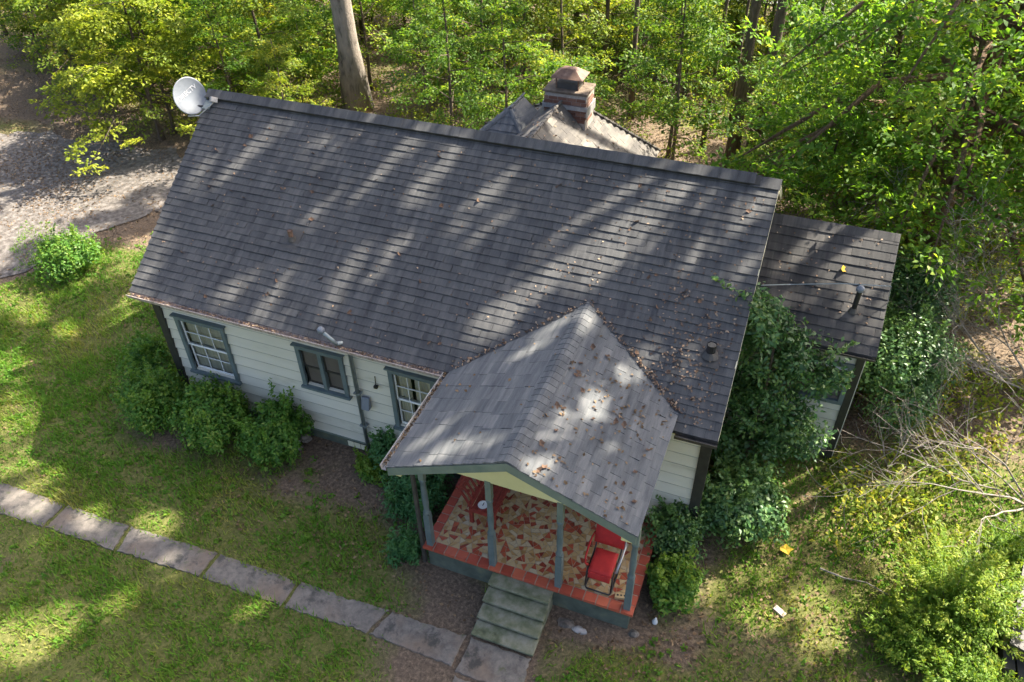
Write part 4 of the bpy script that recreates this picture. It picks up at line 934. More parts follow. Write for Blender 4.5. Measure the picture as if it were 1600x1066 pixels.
# loose things on the ground
gz = lambda x, y: float(ground_z(x, y))
b = MB(); b.box(-.1, .1, -.05, .05, 0, .05); o = b.build('brick', 'mortar', origin=(0, 0, 0), bevel=.004); o.name = 'fallen_brick'; o.location = (13.06, -.72, gz(13.06, -.72)); o.rotation_euler = (0, .1, -.5); tag(o, 'pale brick lying alone in the patchy grass right of the porch', 'brick')
b = MB(); b.lathe([(.045, 0), (.05, .02), (.03, .1), (.015, .15), (.012, .18)], (0, 0, 0), 10); o = b.build('white_bottle', 'white', origin=(0, 0, 0), smooth=True); o.location = (11.2, -1.62, gz(11.2, -1.62)); o.rotation_euler = (.15, .05, 0); tag(o, 'small white cone shaped bottle on the ground by the porch corner', 'bottle')
def rock(name, c, r, mtl, seed, label, cat):
    rg = random.Random(seed); bm = bmesh.new(); bmesh.ops.create_icosphere(bm, subdivisions=2, radius=1)
    for v in bm.verts:
        k = 1 + rg.uniform(-.18, .18); v.co = Vector((v.co.x * r[0] * k, v.co.y * r[1] * k, max(-.2, v.co.z) * r[2] * k))
    me = bpy.data.meshes.new(name); bm.to_mesh(me); bm.free(); o = link(name, me, mtl); o.location = c; return tag(o, label, cat)
rock('rubble_stone', (10.1, -2.2, .01), (.12, .07, .04), 'flash', 3, 'flat broken white concrete lump before the porch base', 'stone')
rock('dark_stone', (9.85, -2.15, 0), (.16, .09, .04), 'concrete', 5, 'dark flat stone beside the porch steps', 'stone')
rock('corner_stone', (10.93, -1.95, 0), (.09, .07, .08), 'concrete', 9, 'small grey stone against the porch front right corner', 'stone')
b = MB()
for i in range(7):
    a = Vector((3.62 + R.uniform(-.12, .12), -.32 + R.uniform(-.1, .1), R.uniform(.02, .3))); d = Vector((R.uniform(.0, .25), R.uniform(-.2, .1), R.uniform(.05, .3))); b.tube([a - d, a, a + d * .8], [.05, .065, .03], 7)
tag(b.build('stump_wood', 'twig', origin=(3.7, -.3, 0)), 'gnarled grey weathered wood chunk between shrub and house wall', 'driftwood')
# corner of a weathered box at the lower right
wb = empty('weathered_box', (16.8, .2, 0), 'weathered tan panelled box with dark lid at the lower right corner', 'box')
b = MB(); b.hexa([(16.35, -.35, 0), (17.6, -.75, 0), (17.8, .7, 0), (16.6, .75, 0), (16.2, -.3, .62), (17.6, -.75, .62), (17.8, .7, .75), (16.62, .8, .75)]); b.build('panel', 'tanpanel', wb, bevel=.01)
b = MB(); b.hexa([(16.25, -.5, .64), (17.75, -.95, .64), (17.9, .9, .82), (16.5, 1.0, .82), (16.25, -.5, .68), (17.75, -.95, .68), (17.9, .9, .86), (16.5, 1.0, .86)]); b.build('lid', 'gutter_dark', wb)
b = MB(); b.box(16.25, 16.4, -.75, -.4, 0, .4); b.box(16.45, 16.6, -.85, -.5, 0, .35); b.build('side_post', 'gutter_dark', wb)

# ------------------------------------------------------------------ shrubs along the house
def bush_meshes(key, rx, ry, rz, n, seed, size=.08, lobes=8, aspect=.52, sprig=26):
    rg = np.random.default_rng(seed); P, Nn, T, D = [], [], [], []
    C = []; 
    for i in range(lobes):
        a = 2 * math.pi * i / lobes + rg.uniform(-.4, .4); q = rg.uniform(.28, .5)
        C.append(((rx * q * math.cos(a), ry * q * math.sin(a), rz * rg.uniform(.65, 1.25)), rg.uniform(.42, .68)))
    C.append(((0, 0, rz * 1.25), .6))
    per = n // len(C)
    for c, q in C:
        p, d = ellipsoid_pts(per, c, (rx * q, ry * q, rz * q * 1.05), rg, .7)
        nz_ = vnoise(p[:, 0] * 3 + p[:, 2], p[:, 1] * 3 - p[:, 2], .35, seed)
        nz2 = vnoise(p[:, 0] * 2 - p[:, 2] * 1.3, p[:, 1] * 2 + p[:, 2], .16, seed + 3); p = p + d * ((nz_[:, None] - .5) * .42 + (nz2[:, None] - .5) * .16)
        P.append(p); Nn.append(d * .9 + np.array([0, 0, .5]) + rg.normal(size=p.shape) * .55); D.append(d + np.array([0, 0, .3]) + rg.normal(size=p.shape) * .8)
        T.append(np.clip(rg.beta(2, 2.8, per) + (nz_ - .5) * .5, 0, 1))
    for i in range(sprig):   # shoots that stand out of the outline
        c, q = C[rg.integers(len(C))]; a = rg.uniform(0, 6.28); st = np.array(c) + np.array([math.cos(a) * rx * q * .6, math.sin(a) * ry * q * .6, rz * q * .7]); L = rg.uniform(.14, .46); m_ = 36
        t = rg.uniform(0, 1, (m_, 1)); dirn = np.array([math.cos(a) * .25, math.sin(a) * .25, 1]); p = st + dirn * t * L + rg.normal(size=(m_, 3)) * .03
        P.append(p); Nn.append(rg.normal(size=p.shape) + np.array([0, 0, .5])); D.append(rg.normal(size=p.shape) + dirn); T.append(np.clip(.55 + .3 * rg.random(m_), 0, 1))
    P, Nn, T, D = map(np.concatenate, (P, Nn, T, D)); P[:, 2] = np.maximum(P[:, 2], .04)
    hole = vnoise(P[:, 0] * 1.7 + P[:, 2] * .8, P[:, 1] * 1.7 - P[:, 2] * 1.1, .30, seed + 9); kp = (hole > .21) | (rg.random(len(P)) < .15); P, Nn, T, D = P[kp], Nn[kp], T[kp], D[kp]
    cr = leaf_mesh(key + '_leaves', P, Nn, size, rg, T, aspect, dirs=D)
    b = MB()
    for i in range(9):
        c, q = C[i % len(C)]; e = np.array(c) + rg.normal(size=3) * .1; s0 = np.array([rg.uniform(-.12, .12), rg.uniform(-.12, .12), -.1]); b.tube([s0, s0 * .5 + e * .5 + rg.normal(size=3) * .05, e], [.022, .016, .006], 5)
    return cr, b.mesh(key + '_stems')
def bush(name, loc, dims, n, seed, label, leaf='lf_bush', cat='shrub', group=None, size=.08, **kw):
    cr, st = bush_meshes(name, *dims, n, seed, size, **kw)
    return plant(name, [('foliage', cr, leaf), ('stem', st, 'bark')], label, cat, group, (loc[0], loc[1], gz(*loc)), R.uniform(0, 6.28) if False else 0)
G = 'shrubs planted along the front wall'
bush('clipped_shrub', (-.75, .35), (.56, .56, .5), 6500, 1, 'small dark green shrub at the far left front corner of the house', group=G)
bush('clipped_shrub', (.42, -.66), (.76, .70, .66), 12000, 2, 'round shrub with yellowed leaves below the left window', group=G)
bush('clipped_shrub', (1.93, -.72), (.84, .74, .72), 14000, 3, 'largest deep green clipped shrub, second from the conduit pipe', group=G)
bush('clipped_shrub', (3.38, -.62), (.78, .70, .64), 12000, 4, 'clipped shrub beneath the dark screened window', group=G)
bush('driveway_shrub', (-5.35, 2.75), (.95, .8, .5), 7500, 5, 'lone spreading shrub between lawn and gravel driveway', group=None, sprig=12)
bush('leafy_plant', (6.5, -.85), (.72, .75, .5), 7000, 6, 'fresh green fern like plant left of the porch floor', 'lf_fern', 'plant', size=.10, aspect=.28, sprig=10)
bush('leafy_plant', (6.85, -1.95), (.32, .3, .24), 1800, 7, 'small bright green plant at the foot of the left porch column', 'lf_fern', 'plant', size=.09, aspect=.3)
bush('leafy_plant', (5.5, -.25), (.28, .24, .42), 1300, 8, 'thin sapling growing against the wall under the curtained window', 'lf_fern', 'plant', size=.10, aspect=.4)
bush('leafy_plant', (5.35, -.5), (.36, .24, .14), 900, 9, 'low weedy plant at the foot of the conduit pipe', 'lf_bush', 'plant', size=.08)
bush('side_shrub', (11.2, -.1), (.5, .6, .6), 8000, 10, 'dense dark shrub pressed against the right porch side', 'lf_holly', group='shrubs right of the porch', sprig=60)
bush('side_shrub', (11.35, -1.0), (.46, .5, .42), 5500, 11, 'low shrub with pale leaf tips at the right porch corner', group='shrubs right of the porch', size=.085, sprig=46)
bush('side_shrub', (12.1, .75), (.85, .72, .72), 12000, 12, 'broad glossy shrub at the right front corner of the main house', 'lf_holly', group='shrubs right of the porch', size=.09, sprig=60)
bush('annex_shrub', (14.45, 4.6), (1.1, 1.2, 1.2), 15000, 13, 'tall mixed shrub growing beside the right wall of the annex', 'lf_holly', size=.085, group='shrubs beside the annex')
bush('annex_shrub', (14.6, 6.8), (1.0, 1.2, 1.25), 12000, 14, 'glinting leafy shrub behind the annex right corner', 'lf_holly', size=.085, group='shrubs beside the annex')
# evergreen against the gable corner
rg = np.random.default_rng(21)
blobs = [((0, 0, 1.0), (.95, .8, .8), 42), ((.25, .05, 2.0), (.85, .75, .8), 42), ((0, -.05, 3.0), (.62, .55, .7), 30), ((-.35, -.2, 3.75), (.42, .4, .5), 24), ((.75, .1, 2.7), (.55, .5, .5), 26), ((.7, .0, 1.3), (.6, .5, .6), 24)]
cm, CC = crown_mesh('holly_leaves', blobs, rg, 64, .25, .10, .5, flat=.8, jit=.8)
sp = []
for (st, en) in (((-.35, -.2, 4.0), (-1.15, -.75, 4.75)), ((-.5, -.25, 3.1), (-1.35, -1.1, 3.7)), ((.8, .1, 3.0), (1.2, -.3, 3.75))):
    t = rg.uniform(0, 1, (46, 1)) ** .8; sp.append(np.array(st) * (1 - t) + np.array(en) * t + rg.normal(size=(46, 3)) * .05 * (1.2 - t))
sp = np.concatenate(sp)
plant('holly_tree', [('crown', cm, 'lf_holly'), ('young_foliage', leaf_mesh('holly_shoots', sp, rg.normal(size=sp.shape) + np.array([0, 0, .8]), .10, rg, np.clip(rg.random(len(sp)) * .5 + .5, 0, 1)), 'lf_holly'), ('trunk', trunk_mesh('holly_trunk', 3.9, .05, CC, rg, limbs=26, k=6), 'bark')],
      'tall dark glossy evergreen overgrowing the gap between main house and annex', 'tree', None, (12.0, 2.1, .1))
# feathery bright shrubs lower right
def feather(loc, h, w, n, seed, label):
    rg = np.random.default_rng(seed); P, D, Nn, T = [], [], [], []
    b = MB()
    for i in range(n):
        a = rg.uniform(0, 6.28); q = rg.uniform(0, 1) ** .6; tip = np.array([math.cos(a) * w * q, math.sin(a) * w * q, h * (1.05 - .55 * q * q) * rg.uniform(.6, 1.05)]); st = np.array([tip[0] * .35, tip[1] * .35, tip[2] * .25])
        m_ = 60; t = rg.uniform(.1, 1, (m_, 1)); ax = tip - st; side = rg.normal(size=(m_, 3)) * .10 * (1.15 - t); p = st + ax * t + side
        P.append(p); D.append(side * 6 + ax * .8); Nn.append(rg.normal(size=(m_, 3)) * .6 + np.array([0, 0, 1.])); T.append(np.clip(t[:, 0] * .55 + rg.normal(size=m_) * .14 + rg.normal() * .1 + .1, 0, 1))
        if i % 3 == 0: b.tube([(0, 0, -.1), st, st + ax * .8], [.015, .009, .003], 4)
    P, D, Nn, T = map(np.concatenate, (P, D, Nn, T)); P[:, 2] = np.maximum(P[:, 2], .03)
    plant('feathery_shrub', [('foliage', leaf_mesh('feather_leaves', P, Nn, .075, rg, T, .34, dirs=D), 'lf_feather'), ('stem', b.mesh('feather_stems'), 'bark')], label, 'shrub', 'feathery bright shrubs at the lower right', (loc[0], loc[1], gz(*loc)))
feather((15.7, .2), 1.6, 1.25, 260, 31, 'largest feathery yellow green shrub beside the tan panelled box')
feather((15.0, -.55), .85, .75, 100, 32, 'low feathery shrub left of the largest bright one')
feather((15.75, -1.25), 1.0, .8, 110, 33, 'feathery green shrub cut by the bottom edge, lower right')
feather((16.35, 1.25), 1.3, .6, 80, 34, 'feathery shrub by the slim tree at the right edge')

# ------------------------------------------------------------------ bare dead branches on the right
def dead_tree(name, base, dirs, seed, label, r0=.024, depth0=3):
    rg = random.Random(seed); b = MB()
    def grow(p, d, L, r, depth):
        pts = [p]; q = p.copy(); dd = d.copy(); n = 5; br = []
        for i in range(n):
            dd = (dd + Vector((rg.gauss(0, .16), rg.gauss(0, .16), rg.gauss(0, .13)))).normalized(); q = q + dd * (L / n); pts.append(q.copy())
            if depth > 0 and i >= 1: br.append((q.copy(), dd.copy(), i))
        b.tube(pts, [max(.0035, r * (1 - .75 * i / n)) for i in range(n + 1)], 5 if depth > 1 else 4)
        for (bp, bd, i) in br:
            for _ in range(2 if depth > 1 else rg.choice((1, 2))):
                o = bd.orthogonal().normalized(); o.rotate(Matrix.Rotation(rg.uniform(0, 6.28), 3, bd)); nd = (bd * rg.uniform(.5, 1) + o * rg.uniform(.5, 1)).normalized(); grow(bp, nd, L * rg.uniform(.35, .6), r * (1 - .7 * i / n) * .55, depth - 1)
    t = empty(name, base, label, 'dead branches', 'bare branches on the right')
    for d, L in dirs:
        b = MB(); grow(Vector((0, 0, 0)), Vector(d).normalized(), L, r0, depth0); link('limb', b.mesh('limb'), 'twig', t)
dead_tree('bare_shrub', (17.3, 6.2, .2), [((-.75, -.15, .55), 3.6), ((-.45, .35, .7), 2.6), ((-.6, -.5, .45), 2.6), ((-.8, .2, .4), 3.0)], 3, 'bare grey branches reaching left over the annex corner from the right edge')
dead_tree('bare_shrub', (17.0, 2.9, .2), [((-.85, .12, .35), 3.2), ((-.8, -.35, .42), 3.0), ((-.5, .2, .75), 2.4), ((-.9, .3, .2), 3.0), ((-.6, -.6, .4), 2.2)], 5, 'tangle of bare grey twigs sprawling over the leaf litter at right', .02, 2)
dead_tree('bare_shrub', (14.6, 3.0, .2), [((-.4, .1, .6), .9), ((.3, .2, .6), .8)], 9, 'small bare twiggy bush next to the annex wall corner', .015, 2)

# ------------------------------------------------------------------ trees
def tree(name, loc, H, r0, blobs, per, sr, size, leaf, bark, label, seed, lean=(0, 0), limbs=24, aspect=.5, group=None, k=8, **kw):
    rg = np.random.default_rng(seed); cm, CC = crown_mesh(name + '_leaves', blobs, rg, per, sr, size, aspect, **kw)
    tm = trunk_mesh(name + '_trunk', H, r0, CC, rg, lean, k, limbs)
    return plant(name, [('crown', cm, leaf), ('trunk', tm, bark)], label, 'tree', group, (loc[0], loc[1], gz(*loc)))
# yellowing tree at the left, in layered sprays
def limbed(name, loc, H, w, nl, ns, per, sr, size, leaf, bark, label, seed, aspect=.5, flat=.16, jit=.42, group=None, rz=0., **kw):
    rg = np.random.default_rng(seed); tb, C = limb_tree(H, w, nl, rg, ns=ns, **kw)
    P, Nn, D, T = sprays(C, rg, per, sr, flat=flat, jit=jit)
    return plant(name, [('crown', leaf_mesh(name + '_leaves', P, Nn, size, rg, T, aspect, dirs=D), leaf), ('trunk', tb.mesh(name + '_trunk', smooth=True), bark)], label, 'tree', group, (loc[0], loc[1], gz(*loc)), rz)
limbed('yellowing_tree', (-8.4, 9.8), 4.8, 3.7, 28, 10, 80, .44, .13, 'lf_yellow', 'bark', 'yellow green tree with layered leaf sprays beyond the dish end of the roof', 41, z0=.16, rise=.12, taper=.7, r0=.08, droop=.12)
limbed('yellowing_tree', (-12.6, 12.2), 4.6, 3.0, 20, 6, 55, .42, .14, 'lf_under2', 'bark', 'light green tree behind the yellow one by the driveway', 44, z0=.2, rise=.15, r0=.07)
limbed('leafy_tree', (15.2, 11.0), 22, 5.0, 50, 16, 60, .50, .145, 'lf_right', 'bark_red', 'broad bright green tree with stringy trunk towering over the annex', 42, z0=.09, z1=.33, rise=.10, taper=.12, r0=.30, k=12, r1=.1, droop=.2, flat=.3, jit=.55)
LEAFY = COL.objects['leafy_tree']
# crown meshes of the tall trees: all above the picture, their shade falls across the roof and lawn
def canopy(seed, rx, rz, n, per=46):
    rg = np.random.default_rng(seed); C = []
    for i in range(15):
        d = rg.normal(size=3); d /= np.linalg.norm(d); q = rg.uniform(.45, 1.1); C.append((d * q * np.array([rx, rx, rz]), (rg.uniform(.4, .95),) * 2 + (rg.uniform(.35, .6),), n // 16))
    return crown_mesh('canopy_leaves', C, rg, per, .42, .27, .62, flat=.5, jit=.7)
CANOPY = [canopy(51, 3.8, 4.0, 190), canopy(52, 4.2, 4.6, 200), canopy(53, 3.4, 3.6, 170)]
# leaf-free tracks cut into the crowns to place the sun patches (along the sun's rays, cast down to height 0) with half widths: the sun comes through there
SUN_CUTS = [[[[-11.5, 8.5], [-9, 7]], 2.8], [[[11, 7], [13, 6]], 3.2], [[[6.0,-0.3],[5.97,-0.6],[5.68,-1.12],[5.28,-1.8]],0.3],[[[7.0,-0.26],[6.68,-0.72],[6.31,-1.18]],0.22],[[[8.18,-0.17],[7.88,-0.45]],0.16],[[[7.85,-0.53],[7.61,-0.9]],0.16],[[[6.19,-0.28],[6.96,-0.48]],0.15],[[[1.41,-0.3],[1.26,-0.81],[0.93,-1.16]],0.16],[[[2.54,-0.36],[2.41,-0.77]],0.12],[[[-1.22,-0.27],[-1.52,-0.69],[-1.53,-0.99]],0.16],[[[-1.63,-1.99],[-1.41,-2.35]],0.14],[[[1.26,-1.97],[1.32,-2.33]],0.1],[[[8.6,-1.9],[8.38,-1.83]],0.1],[[[5.6,-0.82],[5.41,-1.2]],0.12],[[[-2.31,-0.72],[-1.9,-1.23]],0.1],[[[2.27,-1.55],[2.44,-2.04]],0.08],[[[3.76,-0.62],[3.62,-1.01]],0.09],[[[8.5,-0.65],[8.36,-0.93]],0.1],[[[2.77,-1.33],[2.87,-1.69]],0.08],[[[7.92,-1.93],[7.74,-2.4]],0.17],[[[6.8,-1.86],[6.8,-2.2]],0.14],[[[7.47,-2.95],[7.5,-3.35]],0.13],[[[7.15,-3.93],[7.05,-4.4]],0.16],[[[7.49,-3.64],[7.43,-3.96]],0.1],[[[8.04,-3.71],[7.96,-4.15]],0.09],[[[7.09,-4.74],[7.02,-4.98]],0.12],[[[6.08,-3.26],[5.77,-3.52]],0.13],[[[5.61,-3.79],[5.42,-4.18]],0.13],[[[6.25,-2.41],[6.09,-2.64]],0.1],[[[6.24,-4.61],[5.88,-4.68]],0.1],[[[6.36,-1.8],[6.2,-2.03]],0.08],[[[9.81,1.32],[9.71,1.22]],0.1],[[[10.87,1.28],[10.86,1.09]],0.12],[[[-2.87,-1.59],[-1.84,-2.2],[-1.72,-2.72]],0.42],[[[-4.55,-0.41],[-3.58,-0.76]],0.25],[[[-4.04,0.91],[-3.63,0.8]],0.16],[[[-5.37,1.09],[-4.86,1.01]],0.2],[[[-3.21,2.16],[-3.15,2.33]],0.16],[[[-4.3,3.25],[-4.63,4.1]],0.2],[[[-0.97,-2.71],[-0.78,-2.72]],0.12],[[[0.51,-2.21],[0.66,-2.19]],0.11],[[[2.0,-5.14],[1.89,-5.43],[1.44,-5.54]],0.26],[[[2.15,-2.91],[2.24,-2.94]],0.12],[[[2.98,-3.6],[3.06,-3.6]],0.08],[[[4.92,-3.72],[4.86,-3.99]],0.17],[[[5.67,-4.35],[5.7,-4.56]],0.17],[[[2.65,-4.45],[2.65,-4.52]],0.11],[[[-0.74,-3.39],[-0.27,-3.38]],0.1],[[[0.88,-3.26],[1.05,-3.28]],0.1],[[[13.78,1.51],[13.9,1.33]],0.12],[[[13.92,-1.2],[14.21,-1.26]],0.26],[[[12.86,3.27],[12.64,3.0]],0.12],[[[13.56,-0.32],[13.68,-0.53]],0.12],[[[14.71,1.33],[14.82,0.95]],0.18],[[[13.01,1.93],[12.97,1.75]],0.1],[[[12.7,-0.9],[12.81,-0.98]],0.07],[[[14.23,2.55],[14.35,2.27]],0.1],[[[-6.43,6.8],[-6.21,6.27]],0.22],[[[-8.58,4.09],[-7.68,3.69]],0.24],[[[-7.03,5.59],[-6.72,5.51]],0.2],[[[-6.86,2.48],[-6.98,2.28]],0.16],[[[-10.2,4.65],[-9.71,4.44]],0.2],[[[7.37,-3.35],[7.59,-3.32]],0.08],[[[14.69,-0.28],[14.7,-0.27]],0.4],[[[15.4,-0.62],[15.41,-0.62]],0.4],[[[14.32,-1.15],[14.33,-1.14]],0.4],[[[15.08,-1.63],[15.09,-1.63]],0.4]]
def in_sun_cut(P, rg):
    u = P[:, 0] - .62 * P[:, 2]; v = P[:, 1] - .68 * P[:, 2]; hit = np.zeros(len(P), bool)
    for line, w in SUN_CUTS:
        for (x0, y0), (x1, y1) in zip(line[:-1], line[1:]):
            dx, dy = x1 - x0, y1 - y0; t = np.clip(((u - x0) * dx + (v - y0) * dy) / (dx * dx + dy * dy + 1e-9), 0, 1)
            hit |= np.hypot(u - x0 - t * dx, v - y0 - t * dy) < w + (.27 if (x0 < 4.5 and y0 < -2.5) or x0 > 10 else .13) + rg.normal(size=len(P)) * .05
    return hit
def bough_crown(base, c, rx, rz, nb, seed, per=270):
    rg = np.random.default_rng(seed); d = unit(rg.normal(size=(nb, 3))); B = d * (rg.uniform(.05, 1, (nb, 1)) ** .45) * np.array([rx, rx, rz]) + np.array(c)
    P = (B[:, None, :] + unit(rg.normal(size=(nb * per, 3))).reshape(nb, per, 3) * (rg.uniform(.1, 1, (nb, per, 1)) ** .5) * rg.uniform(.65, 1.2, (nb, 1, 1)) * np.array([1, 1, .55])).reshape(-1, 3)
    W = P + np.array(base); P = P[~in_sun_cut(W, rg)]  # leaves on the sun tracks are dropped to shape the dapples
    return leaf_mesh('bough_leaves', P, rg.normal(size=P.shape) * .6 + np.array([0, 0, 1.]), .26, rg, rg.beta(2, 2.6, len(P)), .62), B
def tall(loc, H, r0, v, label, bark='bark', lean=(0, 0), s=1., rz=0., name='tall_tree', k=10, boughs=0):
    if boughs:
        bz = gz(*loc); cm, CC = bough_crown((loc[0], loc[1], bz), (lean[0] * H, lean[1] * H, H - 3.0), 4.2 * s, 3.6 * s, boughs, int(loc[0] * 13 + loc[1] * 5 + 900)); CC = (CC - np.array([lean[0] * H, lean[1] * H, H - 3.])) / s; rz = 0.
    else: cm, CC = CANOPY[v]
    rg = np.random.default_rng(int(abs(loc[0] * 31 + loc[1] * 7)) + 60)
    t = empty(name, (loc[0], loc[1], gz(*loc)), label, 'tree', 'tall trees round the house')
    link('trunk', trunk_mesh('tall_trunk', H, r0, np.zeros((0, 3)), rg, lean, k, 0, r1=r0 * .25), bark, t)
    c = link('crown', cm, 'lf_canopy', t)
    if not boughs: c.location = (lean[0] * H, lean[1] * H, H - 3.0 * s); c.scale = (s, s, s); c.rotation_euler = (0, 0, rz)
    b = MB()
    for e in CC[rg.choice(len(CC), min(16, len(CC)), replace=False)]:
        e2 = np.array((Matrix.Rotation(rz, 3, 'Z') @ Vector(e)) * s) + np.array([lean[0] * H, lean[1] * H, H - 3. * s]); st = np.array([lean[0] * H * .75, lean[1] * H * .75, H * .75 - 1]); b.tube([st, (st + e2) / 2 + np.array([0, 0, .4]), e2], [r0 * .3, r0 * .2, .03], 5)
    link('limb', b.mesh('tall_limbs'), bark, t)
tall((-3.4, 14.2), 19, .40, 0, 'thick pale grey trunk rising behind the left half of the ridge', 'bark_pale', (.03, -.07), k=14, boughs=26)
tall((.9, 17.6), 18, .10, 1, 'thin trunk added in the thicket behind the ridge to shade the driveway', 'bark', s=.85, boughs=22)  # extra tree, put in so its crown shades the driveway
tall((13.4, 13.2), 26, .2, 0, 'hidden trunk added behind the broad bright tree to shade the lawn', 'bark', (-.02, -.03), boughs=32)  # extra tree, put in so its crown shades the left lawn
tall((-13.7, 19.3), 22, .33, 1, 'stout dark trunk in the upper left woods', 'bark', rz=1.)
tall((-26.2, 19.4), 20, .3, 2, 'dark trunk in the far upper left corner', 'bark', rz=2.)
tall((9.75, 14.2), 21, .16, 1, 'left one of two slim brown trunks right of the chimney', 'bark', (-.01, -.02), boughs=30)
tall((10.3, 14.5), 27, .17, 2, 'right one of two slim brown trunks right of the chimney', 'bark', (.02, -.03), boughs=34)
tall((5.95, 16.6), 19, .09, 2, 'thin straight trunk standing just right of the brick chimney', 'bark', (-.02, 0), s=.7, rz=3.)
tall((8.7, 15.0), 15, .065, 0, 'thin dark leaning trunk left of the slim brown pair', 'bark', (.02, 0), s=.55, rz=4.)
tall((16.95, 1.8), 13, .075, 2, 'slim pale trunk at the right edge above the tan panelled box', 'bark_pale', (.02, .02), s=.6, boughs=10)
for i, (x, y, h, nb, s) in enumerate([(20.5, 9.5, 20, 34, 1.), (19.5, 14.5, 23, 26, .9), (22.5, 5.0, 19, 24, .9), (25, 10.5, 23, 26, 1.), (19.2, 8.6, 22, 34, 1.), (18.4, 12.8, 24, 34, 1.), (18.2, 10.2, 25, 34, 1.), (21, .5, 16, 16, .8)]):
    tall((x, y), h, .26, 0, 'unseen tall tree added off to the right, its crown shading the house', 'bark', (-.02, -.02), s, boughs=nb)  # out of view; added so their crowns shade roof and yard
um, _ = bough_crown((15.2, 11.0, gz(15.2, 11.0)), (-.3, -.4, 24.), 4.6, 3.4, 34, 777)  # high crown out of view, added to bring the lawn into shade
link('added_shade_crown', um, 'lf_canopy', LEAFY)
tb_ = MB(); tb_.tube([(.0, 0, 21.5), (-.2, -.2, 23), (-.3, -.4, 25.5)], [.1, .07, .02], 6); link('upper_trunk', tb_.mesh('upper_trunk'), 'bark_red', LEAFY)
# understory saplings behind the house
US = []
for i, (H, w, nl, lf) in enumerate([(5.0, 1.9, 17, 'lf_under'), (6.6, 2.2, 22, 'lf_under'), (3.6, 1.6, 13, 'lf_under2'), (5.6, 2.2, 19, 'lf_under2'), (2.6, 1.5, 10, 'lf_under'), (7.6, 2.4, 24, 'lf_under')]):
    rg = np.random.default_rng(70 + i); tb, C = limb_tree(H, w, nl, rg, z0=.18, ns=5, rise=.2, r0=.03 + .006 * H)
    P, Nn, D, T = sprays(C, rg, 54, .42, flat=.22, jit=.5)
    US.append((leaf_mesh('sapling_leaves', P, Nn, .125, rg, T, .5, dirs=D), tb.mesh('sapling_trunk', smooth=True), lf))
rp = random.Random(12); pts = []
zones = [(-12.5, 4.8, 10.2, 26), (3, 13.5, 18.2, 29), (11.5, 20, 13.8, 26), (-26, -12, 14.5, 27), (4.6, 5.6, 10.5, 12), (12.3, 14, 8.2, 10), (-20, -12, 12.8, 17), (7.6, 9.2, 12.6, 14.2), (10.8, 12, 12.6, 14)]
want = [58, 34, 24, 22, 2, 2, 9, 2, 2]
for (x0, x1, y0, y1), k in zip(zones, want):
    t = 0
    while k and t < 4000:
        t += 1; x, y = rp.uniform(x0, x1), rp.uniform(y0, y1)
        if any((x - a) ** 2 + (y - c) ** 2 < 1.5 for a, c in pts) or (x + 3.4) ** 2 + (y - 14.2) ** 2 < 1.2: continue
        if (x - 7.4) ** 2 + (y - 16.6) ** 2 < 4.5 or (x - 10.2) ** 2 + (y - 19.2) ** 2 < 3: continue
        if x < -16 and y < 13.5: continue
        dx, dy = -3.4 - CAM_POS[0], 14.2 - CAM_POS[1]; Lq = math.hypot(dx, dy); tq = ((x - CAM_POS[0]) * dx + (y - CAM_POS[1]) * dy) / Lq
        if tq < Lq and abs((x - CAM_POS[0]) * dy - (y - CAM_POS[1]) * dx) / Lq < 2.2: continue
        pts.append((x, y)); k -= 1
for i, (x, y) in enumerate(pts):
    v = rp.randrange(6); cm, tm, lf = US[v]; s = rp.uniform(.8, 1.15)
    if y < 12: s *= .72
    where = 'left' if x < -10 else 'behind the ridge' if x < 4.8 else 'right of the chimney' if x < 12 else 'behind the annex'
    lab = {'left': 'leafy green sapling in the woods beyond the gravel driveway', 'behind the ridge': 'leafy green sapling in the thicket behind the main roof ridge', 'right of the chimney': 'leafy green sapling in the woods far beyond the brick chimney', 'behind the annex': 'leafy green sapling in the woods beyond the annex'}[where]
    lab = lab.replace('leafy green sapling', ['medium green sapling', 'tall green sapling', 'low yellow tinged sapling', 'spreading yellow tinged sapling', 'very low green sapling', 'very tall green sapling'][v] + (' up front' if y < 15 else ' far back' if y > 21 else ''))
    plant('sapling', [('crown', cm, lf), ('trunk', tm, 'bark')], lab, 'tree', {'left': 'saplings beyond the driveway', 'behind the ridge': 'saplings behind the house', 'right of the chimney': 'saplings beyond the chimney', 'behind the annex': 'saplings beyond the annex'}[where], (x, y, gz(x, y)), rp.uniform(0, 6.28), s)

rt = random.Random(4); sm = MB(); sm.tube([(0, 0, -.2), (.05, 0, 3), (-.04, .05, 7), (.08, 0, 12)], [1., .9, .75, .5], 7); slim = sm.mesh('slim_trunk', smooth=True)
for x, y, r_s in [(-9.6, 17.5, .09), (-6.8, 20.5, .12), (-.6, 19.6, .10), (2.4, 21.5, .13), (4.4, 18.2, .06), (7.1, 21.8, .10), (8.3, 23.5, .13), (12.4, 17.2, .12), (11.4, 16.0, .07), (13.2, 21, .15), (16.8, 19.5, .16), (-16.4, 21, .14), (-19.5, 16.6, .1), (-11.4, 22.5, .13), (9.2, 17.3, .05)]:
    t = empty('slim_tree', (x, y, gz(x, y)), 'slim bare trunk rising through the thicket in the woods behind the house', 'tree', 'slim trunks in the woods', rt.uniform(0, 6.28), (1., 1., 1.)); o = link('trunk', slim, 'bark', t); o.scale = (1, 1, 1); o.rotation_euler = (rt.gauss(0, .03), rt.gauss(0, .03), 0)
    o.data = slim.copy()
    for v in o.data.vertices:
        k_ = r_s; cxy = np.interp(v.co.z, [0, 3, 7, 12], [0, .05, -.04, .08]); v.co.x = cxy + (v.co.x - cxy) * k_; v.co.y = v.co.y * k_
